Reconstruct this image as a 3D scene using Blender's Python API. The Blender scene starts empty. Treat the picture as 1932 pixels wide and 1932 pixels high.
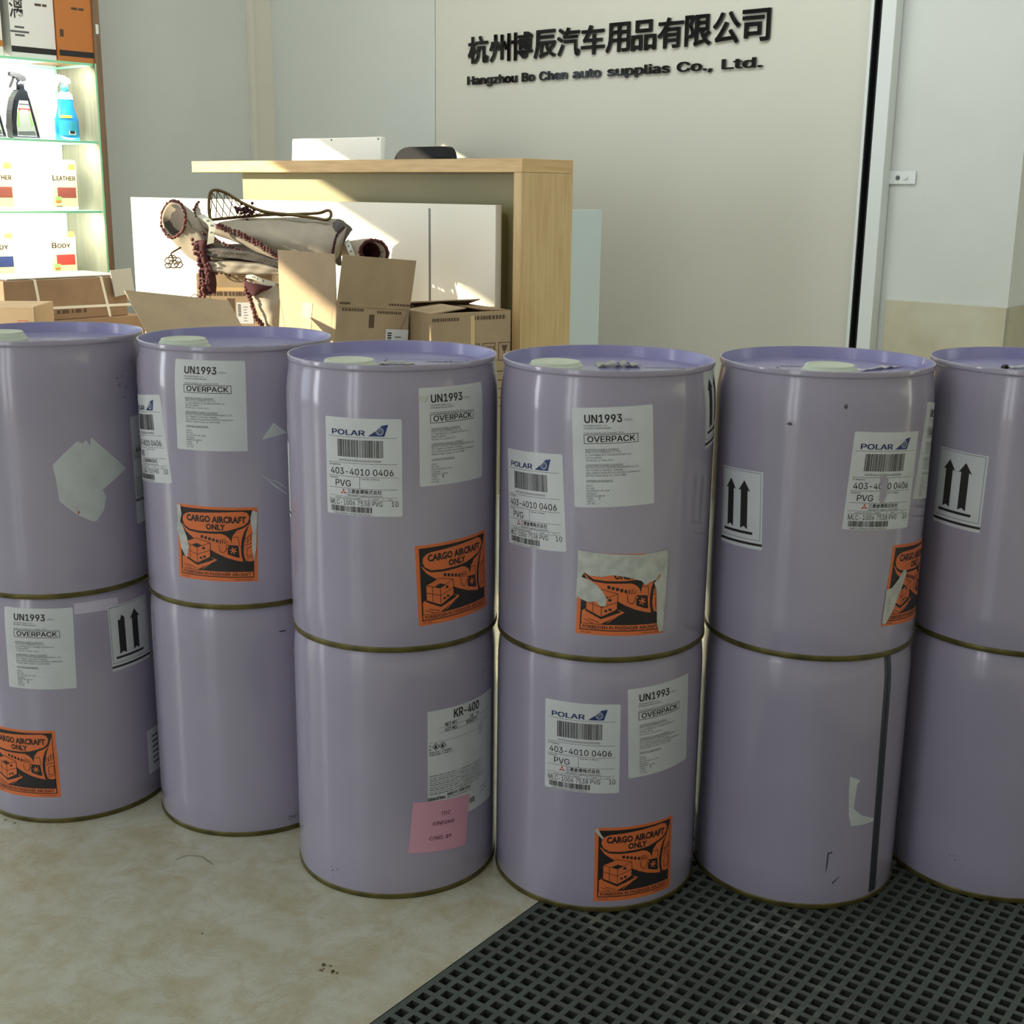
import bpy, bmesh, math, random
from mathutils import Vector, Matrix
from mathutils.geometry import delaunay_2d_cdt
random.seed(7)
S = bpy.context.scene
COL = S.collection
PI = math.pi

# ------------------------------------------------------------------ camera
PITCH, ROLL, CAMZ = 0.2454, 0.0122, 0.9563
cp, sp, cr, sr = math.cos(PITCH), math.sin(PITCH), math.cos(ROLL), math.sin(ROLL)
fw = Vector((0, cp, -sp)); r0 = Vector((1, 0, 0)); u0 = Vector((0, sp, cp))
rt = r0*cr + u0*sr; up = u0*cr - r0*sr
cam = bpy.data.cameras.new('camera'); cam.sensor_width = 36; cam.lens = 2420.09/1932*36
cam.clip_start = 0.05; cam.clip_end = 60
camo = bpy.data.objects.new('camera', cam); COL.objects.link(camo)
m = Matrix.Identity(4)
for i in range(3):
    m[i][0] = rt[i]; m[i][1] = up[i]; m[i][2] = -fw[i]
m[2][3] = CAMZ
camo.matrix_world = m
S.camera = camo

# the room's own axes: X runs along the sign wall, Y into it
ANG = math.radians(-41)
RM = Matrix.Rotation(ANG, 4, 'Z')
def rw(x, y, z=0): return RM @ Vector((x, y, z))
TOW = math.radians(41)          # heading of the room's Y axis

# ------------------------------------------------------------------ world, sun, daylight
w = bpy.data.worlds.new('world'); S.world = w; w.use_nodes = True
bg = w.node_tree.nodes['Background']; bg.inputs[0].default_value = (0.72, 0.83, 1.0, 1); bg.inputs[1].default_value = 1.1
def sun(direction, strength, color, ang=0.6):
    l = bpy.data.lights.new('sun', 'SUN'); l.energy = strength; l.color = color; l.angle = math.radians(ang)
    o = bpy.data.objects.new('sun', l); COL.objects.link(o)
    o.rotation_euler = (RM.to_3x3() @ Vector(direction)).to_track_quat('-Z', 'Y').to_euler()
    o.location = rw(-9, -8, 4)
sun((0.6, 1.0, -0.25), 11.0, (1.0, 0.86, 0.62))
def area(name, centre, direction, sx, sy, power, color):
    l = bpy.data.lights.new(name, 'AREA'); l.shape = 'RECTANGLE'; l.size = sx; l.size_y = sy; l.energy = power; l.color = color
    o = bpy.data.objects.new(name, l); COL.objects.link(o)
    o.location = rw(*centre); o.rotation_euler = (RM.to_3x3() @ Vector(direction)).to_track_quat('-Z', 'Y').to_euler()
area('window_daylight', (-5.6, -0.1, 0.95), (1, 0, 0), 4.0, 1.6, 22, (0.86, 0.94, 1.0))
area('glass_door_daylight', (-4.55, -2.45, 1.4), (0.3, 1, 0), 0.6, 2.5, 30, (0.95, 0.97, 1.0))
area('door_daylight', (-1.22, -2.45, 1.1), (0, 1, 0), 0.26, 2.0, 5, (1.0, 0.97, 0.93))
area('door_daylight', (-0.80, -2.45, 1.1), (0, 1, 0), 0.26, 2.0, 5, (1.0, 0.97, 0.93))
area('ceiling_tube_light', (-1.0, -1.3, 3.2), (0, 0, -1), 1.2, 0.05, 3.0, (1.0, 1.0, 0.98))
area('side_daylight', (3.9, 6.0, 1.5), (-1, 0, 0), 2.4, 2.4, 30, (0.9, 0.97, 1.0))
area('transom_daylight', (-0.2, -2.45, 2.85), (0, 1, -0.1), 6.0, 0.5, 15.5, (1.0, 0.97, 0.95))
area('reception_fill', (-3.1, 2.3, 3.2), (-0.5, 0.68, -0.6), 3.6, 1.0, 60, (0.92, 0.98, 1.0))  # added fill without a fixture, aimed to brighten the sign wall
area('entrance_fill', (-0.6, 2.6, 3.2), (0.0, 0.7, -0.7), 2.0, 0.6, 26, (0.92, 0.98, 1.0))  # added overhead fill behind the pails, tilted towards the back wall

S.view_settings.view_transform = 'Standard'; S.view_settings.look = 'None'
S.view_settings.gamma = 1; S.view_settings.use_curve_mapping = False
S.view_settings.exposure = 0.0
S.display_settings.display_device = 'sRGB'

# ------------------------------------------------------------------ materials
def lin(c):
    c /= 255
    return c/12.92 if c <= 0.04045 else ((c+0.055)/1.055)**2.4
def rgb(c): return (lin(c[0]), lin(c[1]), lin(c[2]), 1)
def nodes(mt): return mt.node_tree.nodes, mt.node_tree.links
def mat(name, c, rough=0.5, metal=0.0, var=0.0, scale=8.0, coat=0.0, bump=0.0, spec=0.5, c2=None, detail=4, stretch=None):
    mt = bpy.data.materials.new(name); mt.use_nodes = True
    N, L = nodes(mt); b = N['Principled BSDF']
    b.inputs['Base Color'].default_value = rgb(c); b.inputs['Roughness'].default_value = rough
    b.inputs['Metallic'].default_value = metal; b.inputs['Coat Weight'].default_value = coat
    b.inputs['Specular IOR Level'].default_value = spec
    if var or c2 or bump:
        tc = N.new('ShaderNodeTexCoord'); nz = N.new('ShaderNodeTexNoise')
        nz.inputs['Scale'].default_value = scale; nz.inputs['Detail'].default_value = detail
        src = tc.outputs['Object']
        if stretch:
            mp = N.new('ShaderNodeMapping'); mp.inputs['Scale'].default_value = stretch
            L.new(src, mp.inputs[0]); src = mp.outputs[0]
        L.new(src, nz.inputs['Vector'])
        if var or c2:
            rp = N.new('ShaderNodeValToRGB')
            e = c2 or tuple(v*(1-var) for v in c)
            rp.color_ramp.elements[0].color = rgb(e); rp.color_ramp.elements[0].position = 0.33
            rp.color_ramp.elements[1].color = rgb(c); rp.color_ramp.elements[1].position = 0.62
            L.new(nz.outputs['Fac'], rp.inputs[0]); L.new(rp.outputs[0], b.inputs['Base Color'])
        if bump:
            bp = N.new('ShaderNodeBump'); bp.inputs['Strength'].default_value = bump; bp.inputs['Distance'].default_value = 0.004
            L.new(nz.outputs['Fac'], bp.inputs['Height']); L.new(bp.outputs[0], b.inputs['Normal'])
    return mt
def emit(name, c, s):
    mt = bpy.data.materials.new(name); mt.use_nodes = True
    b = mt.node_tree.nodes['Principled BSDF']
    b.inputs['Emission Color'].default_value = rgb(c); b.inputs['Emission Strength'].default_value = s
    b.inputs['Base Color'].default_value = rgb(c)
    return mt
def glass(name, c, t=0.86):
    mt = bpy.data.materials.new(name); mt.use_nodes = True
    N, L = nodes(mt); b = N['Principled BSDF']
    b.inputs['Base Color'].default_value = rgb(c); b.inputs['Roughness'].default_value = 0.04
    t = 0.94
    tr = N.new('ShaderNodeBsdfTransparent'); tr.inputs[0].default_value = (0.96, 0.99, 0.97, 1)
    mx = N.new('ShaderNodeMixShader'); mx.inputs[0].default_value = t
    L.new(b.outputs[0], mx.inputs[1]); L.new(tr.outputs[0], mx.inputs[2]); L.new(mx.outputs[0], N['Material Output'].inputs[0])
    return mt

M = {}
M['lav'] = mat('lavender_enamel', (164, 159, 180), 0.15, var=0.035, scale=5, coat=0.3, spec=0.5)
M['lid'] = mat('lavender_lid_sky_tint', (154, 152, 200), 0.3, var=0.04, scale=9, coat=0.2)  # bluer than the shell: cool sky light put into the colour
M['olive'] = mat('lacquered_tinplate', (112, 104, 58), 0.42, metal=0.55, var=0.3, scale=30)
M['cap'] = mat('pale_green_plastic', (212, 224, 208), 0.45, spec=0.4)
M['paper'] = mat('label_paper', (207, 212, 216), 0.6, var=0.03, scale=25)
M['ink'] = mat('black_ink', (36, 33, 34), 0.55)
M['grey_ink'] = mat('grey_ink', (92, 96, 98), 0.6)
M['blue_ink'] = mat('navy_ink', (38, 58, 112), 0.55)
M['red_ink'] = mat('red_ink', (190, 58, 48), 0.55)
M['orange'] = mat('orange_paper', (220, 116, 64), 0.5)
M['torn'] = mat('torn_paper_fibre', (196, 200, 194), 0.9, var=0.1, scale=90, bump=0.2)
M['pink'] = mat('pink_paper', (214, 160, 182), 0.7)
M['pinkink'] = mat('mauve_ink', (120, 70, 98), 0.7)
M['residue'] = mat('white_residue', (198, 206, 207), 0.8, var=0.05, scale=40)
M['gluemark'] = mat('clear_tape_mark', (196, 190, 212), 0.12, coat=0.6)
M['scuff'] = mat('dark_scuff', (84, 77, 92), 0.6)
M['dirt'] = mat('dusty_smudge', (150, 142, 160), 0.5)
M['seam'] = mat('bare_weld_seam', (72, 74, 86), 0.4, metal=0.4)
M['wall'] = mat('white_wall_paint', (206, 210, 205), 0.65, var=0.02, scale=3)
M['signwall'] = mat('cream_sign_panel', (203, 202, 189), 0.45, var=0.015, scale=2)
M['coollight'] = mat('sign_panel_cool_light', (199, 203, 197), 0.45, var=0.015, scale=2)  # sign panel with the cooler light at this end put into its colour
M['trim'] = mat('cream_trim', (214, 211, 196), 0.5)
M['ceil'] = mat('ceiling_paint', (228, 228, 222), 0.8)
M['alu'] = mat('white_powder_coat', (214, 220, 218), 0.35)
M['rubber'] = mat('black_rubber', (26, 28, 30), 0.6)
M['oak'] = mat('light_oak_laminate', (208, 176, 126), 0.42, c2=(192, 158, 108), scale=7, stretch=(1.0, 1.0, 12.0), detail=6)
M['oakv'] = mat('light_oak_laminate_upright', (206, 178, 130), 0.42, c2=(192, 162, 114), scale=7, stretch=(10.0, 10.0, 0.8), detail=6)
M['whitelam'] = mat('white_laminate', (232, 228, 214), 0.3)
M['olivelam'] = mat('olive_laminate', (150, 144, 104), 0.5)
M['paleblue'] = mat('pale_blue_laminate', (198, 212, 212), 0.4)
M['steel'] = mat('brushed_steel', (120, 118, 110), 0.35, metal=0.8)
M['brown'] = mat('walnut_laminate', (134, 108, 84), 0.5, c2=(114, 92, 72), scale=6, stretch=(8, 8, 0.6))
M['white'] = mat('white_plastic', (236, 236, 228), 0.35)
M['blackp'] = mat('black_plastic', (26, 27, 30), 0.45)
M['mesh'] = mat('black_fabric', (20, 21, 25), 0.85, bump=0.3, scale=300)
M['acryl'] = mat('black_acrylic', (14, 14, 16), 0.06, spec=0.6, coat=0.5)
M['card'] = mat('corrugated_cardboard', (168, 147, 118), 0.8, var=0.06, scale=12)
M['carddim'] = mat('dimmed_cardboard', (146, 120, 94), 0.8, var=0.08, scale=12)  # cardboard darkened in colour for the dim light low by the cabinet
M['cardd'] = mat('cardboard_inside', (140, 114, 82), 0.85)
M['print'] = mat('brown_carton_print', (84, 66, 50), 0.8)
M['tape'] = mat('packing_tape', (206, 178, 132), 0.12, coat=0.8)
M['strap'] = mat('white_strap', (220, 218, 206), 0.4)
M['fabric'] = mat('tan_cover_fabric', (158, 149, 133), 0.7, var=0.06, scale=20, bump=0.15)
M['fabricin'] = mat('grey_cover_lining', (84, 80, 76), 0.9, bump=0.4, scale=150)
M['maroon'] = mat('maroon_braid', (98, 46, 44), 0.7, var=0.35, scale=120)
M['darkm'] = mat('dark_maroon_pile', (62, 26, 32), 0.9)
M['bronze'] = mat('bronze_wire', (92, 74, 44), 0.4, metal=0.6)
M['elastic'] = mat('grey_elastic_strap', (188, 190, 176), 0.7)
M['glass'] = glass('cabinet_glass', (206, 240, 220))
M['glassedge'] = mat('green_glass_edge', (150, 226, 184), 0.15)
M['led'] = emit('led_tube', (255, 252, 240), 9)
M['gloss_white'] = mat('white_carton', (232, 232, 228), 0.35)
M['orangebox'] = mat('orange_carton', (192, 118, 56), 0.45)
M['greybox'] = mat('grey_carton_side', (170, 170, 165), 0.5)
M['blue'] = mat('blue_liquid_bottle', (36, 142, 214), 0.2)
M['cyan'] = mat('cyan_collar', (60, 170, 200), 0.3)
M['green'] = mat('green_label', (150, 190, 110), 0.5)
M['creamlabel'] = mat('cream_label', (214, 206, 160), 0.5)
M['leatherpic'] = mat('leather_red_picture', (142, 72, 60), 0.5)
M['silver'] = mat('silver_label', (176, 182, 176), 0.4)
M['yellow'] = mat('yellow_label', (224, 214, 90), 0.5)
M['bottle'] = mat('black_bottle', (28, 32, 38), 0.25)
M['matgrey'] = mat('grey_pvc_mat', (78, 87, 83), 0.6, c2=(66, 73, 70), scale=6)
def dusty(mt):
    N, L = nodes(mt); b = N['Principled BSDF']; src = b.inputs['Base Color'].links[0].from_socket
    tc = N.new('ShaderNodeTexCoord'); nz = N.new('ShaderNodeTexNoise'); nz.inputs['Scale'].default_value = 5; nz.inputs['Detail'].default_value = 12; nz.inputs['Roughness'].default_value = 0.75
    L.new(tc.outputs['Object'], nz.inputs['Vector'])
    rp = N.new('ShaderNodeValToRGB'); rp.color_ramp.elements[0].position = 0.56; rp.color_ramp.elements[1].position = 0.72; L.new(nz.outputs['Fac'], rp.inputs[0])
    mx = N.new('ShaderNodeMix'); mx.data_type = 'RGBA'; mx.inputs[7].default_value = rgb((150, 152, 144))
    L.new(rp.outputs[0], mx.inputs[0]); L.new(src, mx.inputs[6]); L.new(mx.outputs[2], b.inputs['Base Color'])
dusty(M['matgrey'])
M['holeshade'] = mat('shaded_mat_holes', (44, 47, 45), 0.9)  # same mat plastic, shade inside the holes put into the colour
M['floorstain'] = mat('floor_stain', (118, 108, 82), 0.6)
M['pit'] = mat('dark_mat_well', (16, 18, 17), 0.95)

def floor_material():
    mt = bpy.data.materials.new('beige_marble_tile'); mt.use_nodes = True
    N, L = nodes(mt); b = N['Principled BSDF']
    tc = N.new('ShaderNodeTexCoord')
    n1 = N.new('ShaderNodeTexNoise'); n1.inputs['Scale'].default_value = 17; n1.inputs['Detail'].default_value = 9; n1.inputs['Roughness'].default_value = 0.66; n1.inputs['Distortion'].default_value = 0.35
    L.new(tc.outputs['Object'], n1.inputs['Vector'])
    r1 = N.new('ShaderNodeValToRGB'); r1.color_ramp.elements[0].position = 0.36; r1.color_ramp.elements[0].color = rgb((180, 174, 148))
    r1.color_ramp.elements[1].position = 0.60; r1.color_ramp.elements[1].color = rgb((194, 197, 183))
    L.new(n1.outputs['Fac'], r1.inputs[0])
    n2 = N.new('ShaderNodeTexNoise'); n2.inputs['Scale'].default_value = 11; n2.inputs['Detail'].default_value = 10; n2.inputs['Roughness'].default_value = 0.7; n2.inputs['Distortion'].default_value = 1.0
    L.new(tc.outputs['Object'], n2.inputs['Vector'])
    r2 = N.new('ShaderNodeValToRGB')
    r2.color_ramp.elements[0].position = 0.48; r2.color_ramp.elements[0].color = (0, 0, 0, 1)
    r2.color_ramp.elements[1].position = 0.52; r2.color_ramp.elements[1].color = (0, 0, 0, 1)
    e = r2.color_ramp.elements.new(0.5); e.color = (0.55, 0.55, 0.55, 1)
    L.new(n2.outputs['Fac'], r2.inputs[0])
    n3 = N.new('ShaderNodeTexNoise'); n3.inputs['Scale'].default_value = 4
    L.new(tc.outputs['Object'], n3.inputs['Vector'])
    mm = N.new('ShaderNodeMath'); mm.operation = 'MULTIPLY'; L.new(r2.outputs[0], mm.inputs[0]); L.new(n3.outputs['Fac'], mm.inputs[1])
    mx = N.new('ShaderNodeMix'); mx.data_type = 'RGBA'; mx.inputs[7].default_value = rgb((160, 142, 106))
    L.new(mm.outputs[0], mx.inputs[0]); L.new(r1.outputs[0], mx.inputs[6]); L.new(mx.outputs[2], b.inputs['Base Color'])
    b.inputs['Roughness'].default_value = 0.22; b.inputs['Specular IOR Level'].default_value = 0.35
    return mt
M['floor'] = floor_material()
def stone_material():
    mt = mat('beige_stone_dado', (190, 187, 162), 0.3, c2=(172, 166, 138), scale=5, detail=8)
    return mt
M['stone'] = stone_material()

# ------------------------------------------------------------------ mesh helpers
class MB:
    """collects geometry with material slots and links it as one mesh object"""
    def __init__(s, *mats): s.bm = bmesh.new(); s.mats = list(mats)
    def mi(s, k):
        if k is None: return 0
        if k not in s.mats: s.mats.append(k)
        return s.mats.index(k)
    def face(s, pts, k=None, smooth=False):
        vs = [s.bm.verts.new(p) for p in pts]
        f = s.bm.faces.new(vs); f.material_index = s.mi(k); f.smooth = smooth
        return f
    def box(s, x0, x1, y0, y1, z0, z1, k=None, T=None, bev=0.0):
        c = [(x0,y0,z0),(x1,y0,z0),(x1,y1,z0),(x0,y1,z0),(x0,y0,z1),(x1,y0,z1),(x1,y1,z1),(x0,y1,z1)]
        vs = [s.bm.verts.new((T @ Vector(p)) if T else p) for p in c]
        fs = [s.bm.faces.new([vs[i] for i in q]) for q in ((0,3,2,1),(4,5,6,7),(0,1,5,4),(1,2,6,5),(2,3,7,6),(3,0,4,7))]
        for f in fs: f.material_index = s.mi(k)
        if bev:
            es = {e for f in fs for e in f.edges}
            r = bmesh.ops.bevel(s.bm, geom=list(es), offset=bev, segments=2, affect='EDGES', profile=0.5)
            for f in r['faces']: f.material_index = s.mi(k)
        return fs
    def lathe(s, prof, seg=48, k=None, T=None, smooth=True, sx=1, sy=1, closed=False):
        rings = []
        for (r, z) in prof:
            rings.append([s.bm.verts.new((T @ Vector((r*sx*math.cos(2*PI*i/seg), r*sy*math.sin(2*PI*i/seg), z))) if T else
                          (r*sx*math.cos(2*PI*i/seg), r*sy*math.sin(2*PI*i/seg), z)) for i in range(seg)])
        prs = list(zip(rings, rings[1:])) + ([(rings[-1], rings[0])] if closed else [])
        for a, b in prs:
            for i in range(seg):
                j = (i+1) % seg
                f = s.bm.faces.new((a[i], a[j], b[j], b[i])); f.smooth = smooth; f.material_index = s.mi(k)
        return rings
    def cap(s, ring, k=None, flip=False):
        f = s.bm.faces.new(ring[::-1] if flip else ring); f.material_index = s.mi(k)
    def tube(s, pts, r, k=None, seg=8, closed=False, rr=None):
        pts = [Vector(p) for p in pts]; n = len(pts); rings = []
        nrm = None
        for i, p in enumerate(pts):
            a = pts[(i-1) % n] if (closed or i > 0) else p
            b = pts[(i+1) % n] if (closed or i < n-1) else p
            t = (b-a).normalized()
            if nrm is None:
                nrm = t.orthogonal().normalized()
            nrm = (nrm - t*nrm.dot(t)).normalized(); bi = t.cross(nrm)
            q = rr[i] if rr else r
            rings.append([s.bm.verts.new(p + (nrm*math.cos(2*PI*j/seg) + bi*math.sin(2*PI*j/seg))*q) for j in range(seg)])
        prs = list(zip(rings, rings[1:])) + ([(rings[-1], rings[0])] if closed else [])
        for a, b in prs:
            for i in range(seg):
                j = (i+1) % seg
                f = s.bm.faces.new((a[i], a[j], b[j], b[i])); f.smooth = True; f.material_index = s.mi(k)
        if not closed:
            s.cap(rings[0], k, True); s.cap(rings[-1], k)
    def ball(s, c, r, k=None, seg=8, rings=5, sz=1.0):
        T = Matrix.Translation(c)
        pr = [(r*math.sin(PI*(i+0.02)/(rings+0.04)), -r*sz*math.cos(PI*(i+0.02)/(rings+0.04))) for i in range(rings+1)]
        R = s.lathe(pr, seg, k, T); s.cap(R[0], k, True); s.cap(R[-1], k)
    def prism(s, poly, axis, a, b, k=None, T=None):
        """polygon in the two other axes extruded along axis from a to b"""
        def P(u, v, w_):
            q = {'y': (u, w_, v), 'x': (w_, u, v), 'z': (u, v, w_)}[axis]
            return (T @ Vector(q)) if T else q
        A = [s.bm.verts.new(P(u, v, a)) for u, v in poly]; B = [s.bm.verts.new(P(u, v, b)) for u, v in poly]
        n = len(poly); fs = [s.bm.faces.new(A), s.bm.faces.new(B[::-1])]
        for i in range(n):
            j = (i+1) % n; fs.append(s.bm.faces.new((A[i], B[i], B[j], A[j])))
        for f in fs: f.material_index = s.mi(k)
        return fs
    def build(s, name, parent=None, loc=None, rotz=None, norm=True):
        if norm: bmesh.ops.recalc_face_normals(s.bm, faces=s.bm.faces)
        me = bpy.data.meshes.new(name); s.bm.to_mesh(me); s.bm.free()
        for k in s.mats: me.materials.append(M[k])
        o = bpy.data.objects.new(name, me); COL.objects.link(o)
        if parent: o.parent = parent
        if loc is not None: o.location = loc
        if rotz is not None: o.rotation_euler = (0, 0, rotz)
        return o

def tag(o, label=None, cat=None, group=None, kind=None):
    if label: o['label'] = label
    if cat: o['category'] = cat
    if group: o['group'] = group
    if kind: o['kind'] = kind
    return o
def thing(name, label, cat, loc=(0, 0, 0), rotz=0, group=None, rot=None):
    o = bpy.data.objects.new(name, None); COL.objects.link(o)
    o.location = loc; o.rotation_euler = rot or (0, 0, rotz); o.empty_display_size = 0.05
    return tag(o, label, cat, group)
def struct(name, mb): return tag(mb.build(name, rotz=ANG), kind='structure')

# ------------------------------------------------------------------ room shell (room axes)
ZC = 3.3
mb = MB('wall'); mb.box(-5.76, -1.616, 4.4, 4.55, 0, ZC); struct('wall_back', mb)
mb = MB('signwall', 'coollight')
mb.box(-5.45, -4.2985, 4.375, 4.3995, 0, ZC, 'coollight', bev=0.0015); mb.box(-4.2945, -2.175, 4.375, 4.3995, 0, ZC, bev=0.0015)
mb.box(-4.31, -4.28, 4.395, 4.3998, 0, ZC, 'trim'); struct('wall_sign_panel', mb)
mb = MB('trim'); mb.box(-5.64, -5.60, 4.36, 4.3995, 0, ZC, bev=0.003); mb.box(-5.60, -5.452, 4.385, 4.3995, 0, ZC, bev=0.002); struct('trim_1', mb)
mb = MB('wall')
mb.box(-5.76, -5.64, 2.12, 4.4, 0, ZC); mb.box(-5.76, -5.64, -2.6, -2.3, 0, ZC)
mb.box(-5.76, -5.64, -2.3, 2.12, 1.785, ZC); mb.box(-5.76, -5.64, -2.3, 2.12, 0, 0.08); struct('wall_left', mb)
mb = MB('wall')
mb.box(-4.2, -1.62, -2.6, -2.5, 0, 2.6); mb.box(-5.64, -4.9, -2.6, -2.5, 0, 2.6); mb.box(-0.38, 4.0, -2.6, -2.5, 0, 2.6); mb.box(-5.64, -3.3, -2.6, -2.5, 2.6, ZC)
mb.box(-3.3, 2.9, -2.6, -2.5, 3.1, ZC); mb.box(2.9, 4.0, -2.6, -2.5, 2.6, ZC); struct('wall_front', mb)
mb = MB('wall'); mb.box(4.0, 4.12, -2.6, 8.0, 0, ZC); struct('wall_right', mb)
mb = MB('wall'); mb.box(-1.766, -1.616, 4.55, 8.0, 0, ZC); struct('wall_pillar_side', mb)
mb = MB('wall'); mb.box(-1.616, 4.0, 8.0, 8.12, 0, ZC); struct('wall_rear', mb)
mb = MB('ceil'); mb.box(-5.76, 4.12, -2.6, 8.12, ZC, ZC+0.1); struct('ceiling', mb)
mb = MB('alu')
for y in (-2.3, 2.08): mb.box(-5.70, -5.66, y, y+0.04, 0.08, 1.785)
mb.box(-5.70, -5.66, -2.3, 2.12, 1.755, 1.785); mb.box(-5.70, -5.66, -2.3, 2.12, 0.08, 0.12); struct('window_1', mb)
mb = MB('alu')
mb.box(-1.62, -1.58, -2.57, -2.53, 0, 2.6); mb.box(-0.42, -0.38, -2.57, -2.53, 0, 2.6); mb.box(-1.62, -0.38, -2.57, -2.53, 2.56, 2.6)
struct('door_1', mb)
# stone dado with its caulk line on the pillar
mb = MB('stone', 'wall')
mb.box(-2.05, -1.610, 4.392, 4.3998, 0, 0.592, 'stone', bev=0.001); mb.box(-1.6155, -1.610, 4.392, 8.0, 0, 0.592, 'stone')
mb.box(-2.05, -1.612, 4.394, 4.3999, 0.592, 0.599, 'wall'); struct('baseboard_pillar', mb)

# roller shutter guide at the end of the sign panel
g = thing('shutter_guide_rail', 'white upright shutter guide rail with black slot at the end of the sign wall', 'guide rail', rw(-2.11, 4.36), ANG)
mb = MB('alu', 'rubber')
x0 = -0.058
mb.box(x0, x0+0.012, -0.02, 0.035, 0, ZC-0.005, 'alu', bev=0.001)
mb.box(x0+0.012, x0+0.042, 0.018, 0.03, 0, ZC-0.005, 'rubber')
mb.box(x0+0.012, x0+0.016, -0.018, 0.018, 0, ZC-0.005, 'rubber'); mb.box(x0+0.038, x0+0.042, -0.018, 0.018, 0, ZC-0.005, 'rubber')
mb.box(x0+0.042, x0+0.094, -0.02, 0.035, 0, ZC-0.005, 'alu', bev=0.002)
mb.build('rail', g)
mb = MB('alu', 'grey_ink')
mb.box(x0+0.088, x0+0.190, 0.032, 0.036, 0.995, 1.040, 'alu', bev=0.001)
for dx in (0.125, 0.155):
    T = Matrix.Translation((x0+dx, 0.032, 1.017)) @ Matrix.Rotation(PI/2, 4, 'X')
    R = mb.lathe([(0.0075, 0.0), (0.0075, 0.004), (0.005, 0.006)], 14, 'grey_ink' if dx < 0.14 else 'alu', T); mb.cap(R[-1], 'grey_ink' if dx < 0.14 else 'alu')
mb.build('bracket', g)

# ------------------------------------------------------------------ floor with the mat well
MA = math.radians(-36.8)
MR = Matrix.Rotation(MA, 4, 'Z')
MX0, MX1, MY0, MY1 = -0.921, 0.02, 0.62, 2.22
mb = MB('floor', 'pit')
X = [-9, MX0, MX1, 9]; Y = [-5, MY0, MY1, 11]
for i in range(3):
    for j in range(3):
        if i == 1 and j == 1: continue
        mb.face([(X[i],Y[j],0),(X[i+1],Y[j],0),(X[i+1],Y[j+1],0),(X[i],Y[j+1],0)], 'floor')
d = -0.024
mb.face([(MX0,MY0,d),(MX1,MY0,d),(MX1,MY1,d),(MX0,MY1,d)], 'pit')
for a, b in (((MX0,MY0),(MX1,MY0)), ((MX1,MY0),(MX1,MY1)), ((MX1,MY1),(MX0,MY1)), ((MX0,MY1),(MX0,MY0))):
    mb.face([(a[0],a[1],d),(b[0],b[1],d),(b[0],b[1],0),(a[0],a[1],0)], 'pit')
bmesh.ops.remove_doubles(mb.bm, verts=mb.bm.verts, dist=1e-5)
inv = MR.inverted(); rnd = random.Random(12)
def blot(x, y, r, n=6):
    P = [inv @ Vector((x+r*rnd.uniform(0.4, 1)*math.cos(2*PI*i/n), y+r*rnd.uniform(0.4, 1)*math.sin(2*PI*i/n), 0.0003)) for i in range(n)]
    mb.face(P, 'floorstain')
for _ in range(9): blot(-0.222+rnd.uniform(-0.011, 0.011), 1.433+rnd.uniform(-0.012, 0.012), rnd.uniform(0.002, 0.005))
for x, y in [[-0.78, 1.812], [-0.762, 1.802], [-0.402, 1.506]]: blot(x, y, 0.003)
for (x0, y0), (x1, y1) in zip([[-0.486, 1.697], [-0.474, 1.71], [-0.451, 1.708], [-0.428, 1.684]], [[-0.474, 1.71], [-0.451, 1.708], [-0.428, 1.684]]):
    t_ = Vector((x1-x0, y1-y0, 0)); n_ = Vector((-t_.y, t_.x, 0)).normalized()*0.0006
    mb.face([inv @ (Vector((x0, y0, 0.0003))+n_), inv @ (Vector((x1, y1, 0.0003))+n_), inv @ (Vector((x1, y1, 0.0003))-n_), inv @ (Vector((x0, y0, 0.0003))-n_)], 'floorstain')
tag(mb.build('floor', rotz=MA), kind='structure')

# the open-grid mat lying in its well
def grid_mat():
    mb = MB('matgrey', 'holeshade')
    p, hw = 0.0203, 0.0128
    e = 0.0095
    nx = int((MX1-MX0-2*e)/p); ny = int((MY1-MY0-2*e)/p)
    bar = p-hw
    xs = [MX0+0.001]; 
    for i in range(nx): xs += [MX0+e+i*p, MX0+e+i*p+hw]
    xs.append(MX1-0.001)
    ys = [MY0+0.001]
    for i in range(ny): ys += [MY0+e+i*p, MY0+e+i*p+hw]
    ys.append(MY1-0.001)
    bm = mb.bm
    def V(z): return [[bm.verts.new((x, y, z)) for y in ys] for x in xs]
    A = V(-0.0003); B = V(-0.0235)
    for i in range(len(xs)-1):
        for j in range(len(ys)-1):
            hole = (i % 2 == 1) and (j % 2 == 1)
            if not hole:
                bm.faces.new((A[i][j], A[i+1][j], A[i+1][j+1], A[i][j+1]))
            else:
                for (a, b) in (((i,j),(i+1,j)), ((i+1,j),(i+1,j+1)), ((i+1,j+1),(i,j+1)), ((i,j+1),(i,j))):
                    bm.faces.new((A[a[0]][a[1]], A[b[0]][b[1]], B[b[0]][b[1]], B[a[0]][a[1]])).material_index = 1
    # outer sides
    I, J = len(xs)-1, len(ys)-1
    for i in range(I):
        bm.faces.new((A[i][0], B[i][0], B[i+1][0], A[i+1][0])); bm.faces.new((A[i][J], A[i+1][J], B[i+1][J], B[i][J]))
    for j in range(J):
        bm.faces.new((A[0][j], A[0][j+1], B[0][j+1], B[0][j])); bm.faces.new((A[I][j], B[I][j], B[I][j+1], A[I][j+1]))
    o = mb.build('grid_mat', rotz=MA, norm=False)
    return tag(o, 'dark grey open-grid entrance mat set flush in the beige floor', 'mat')
grid_mat()
# whitish scrapes and grit on the mat are part of its look

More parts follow.
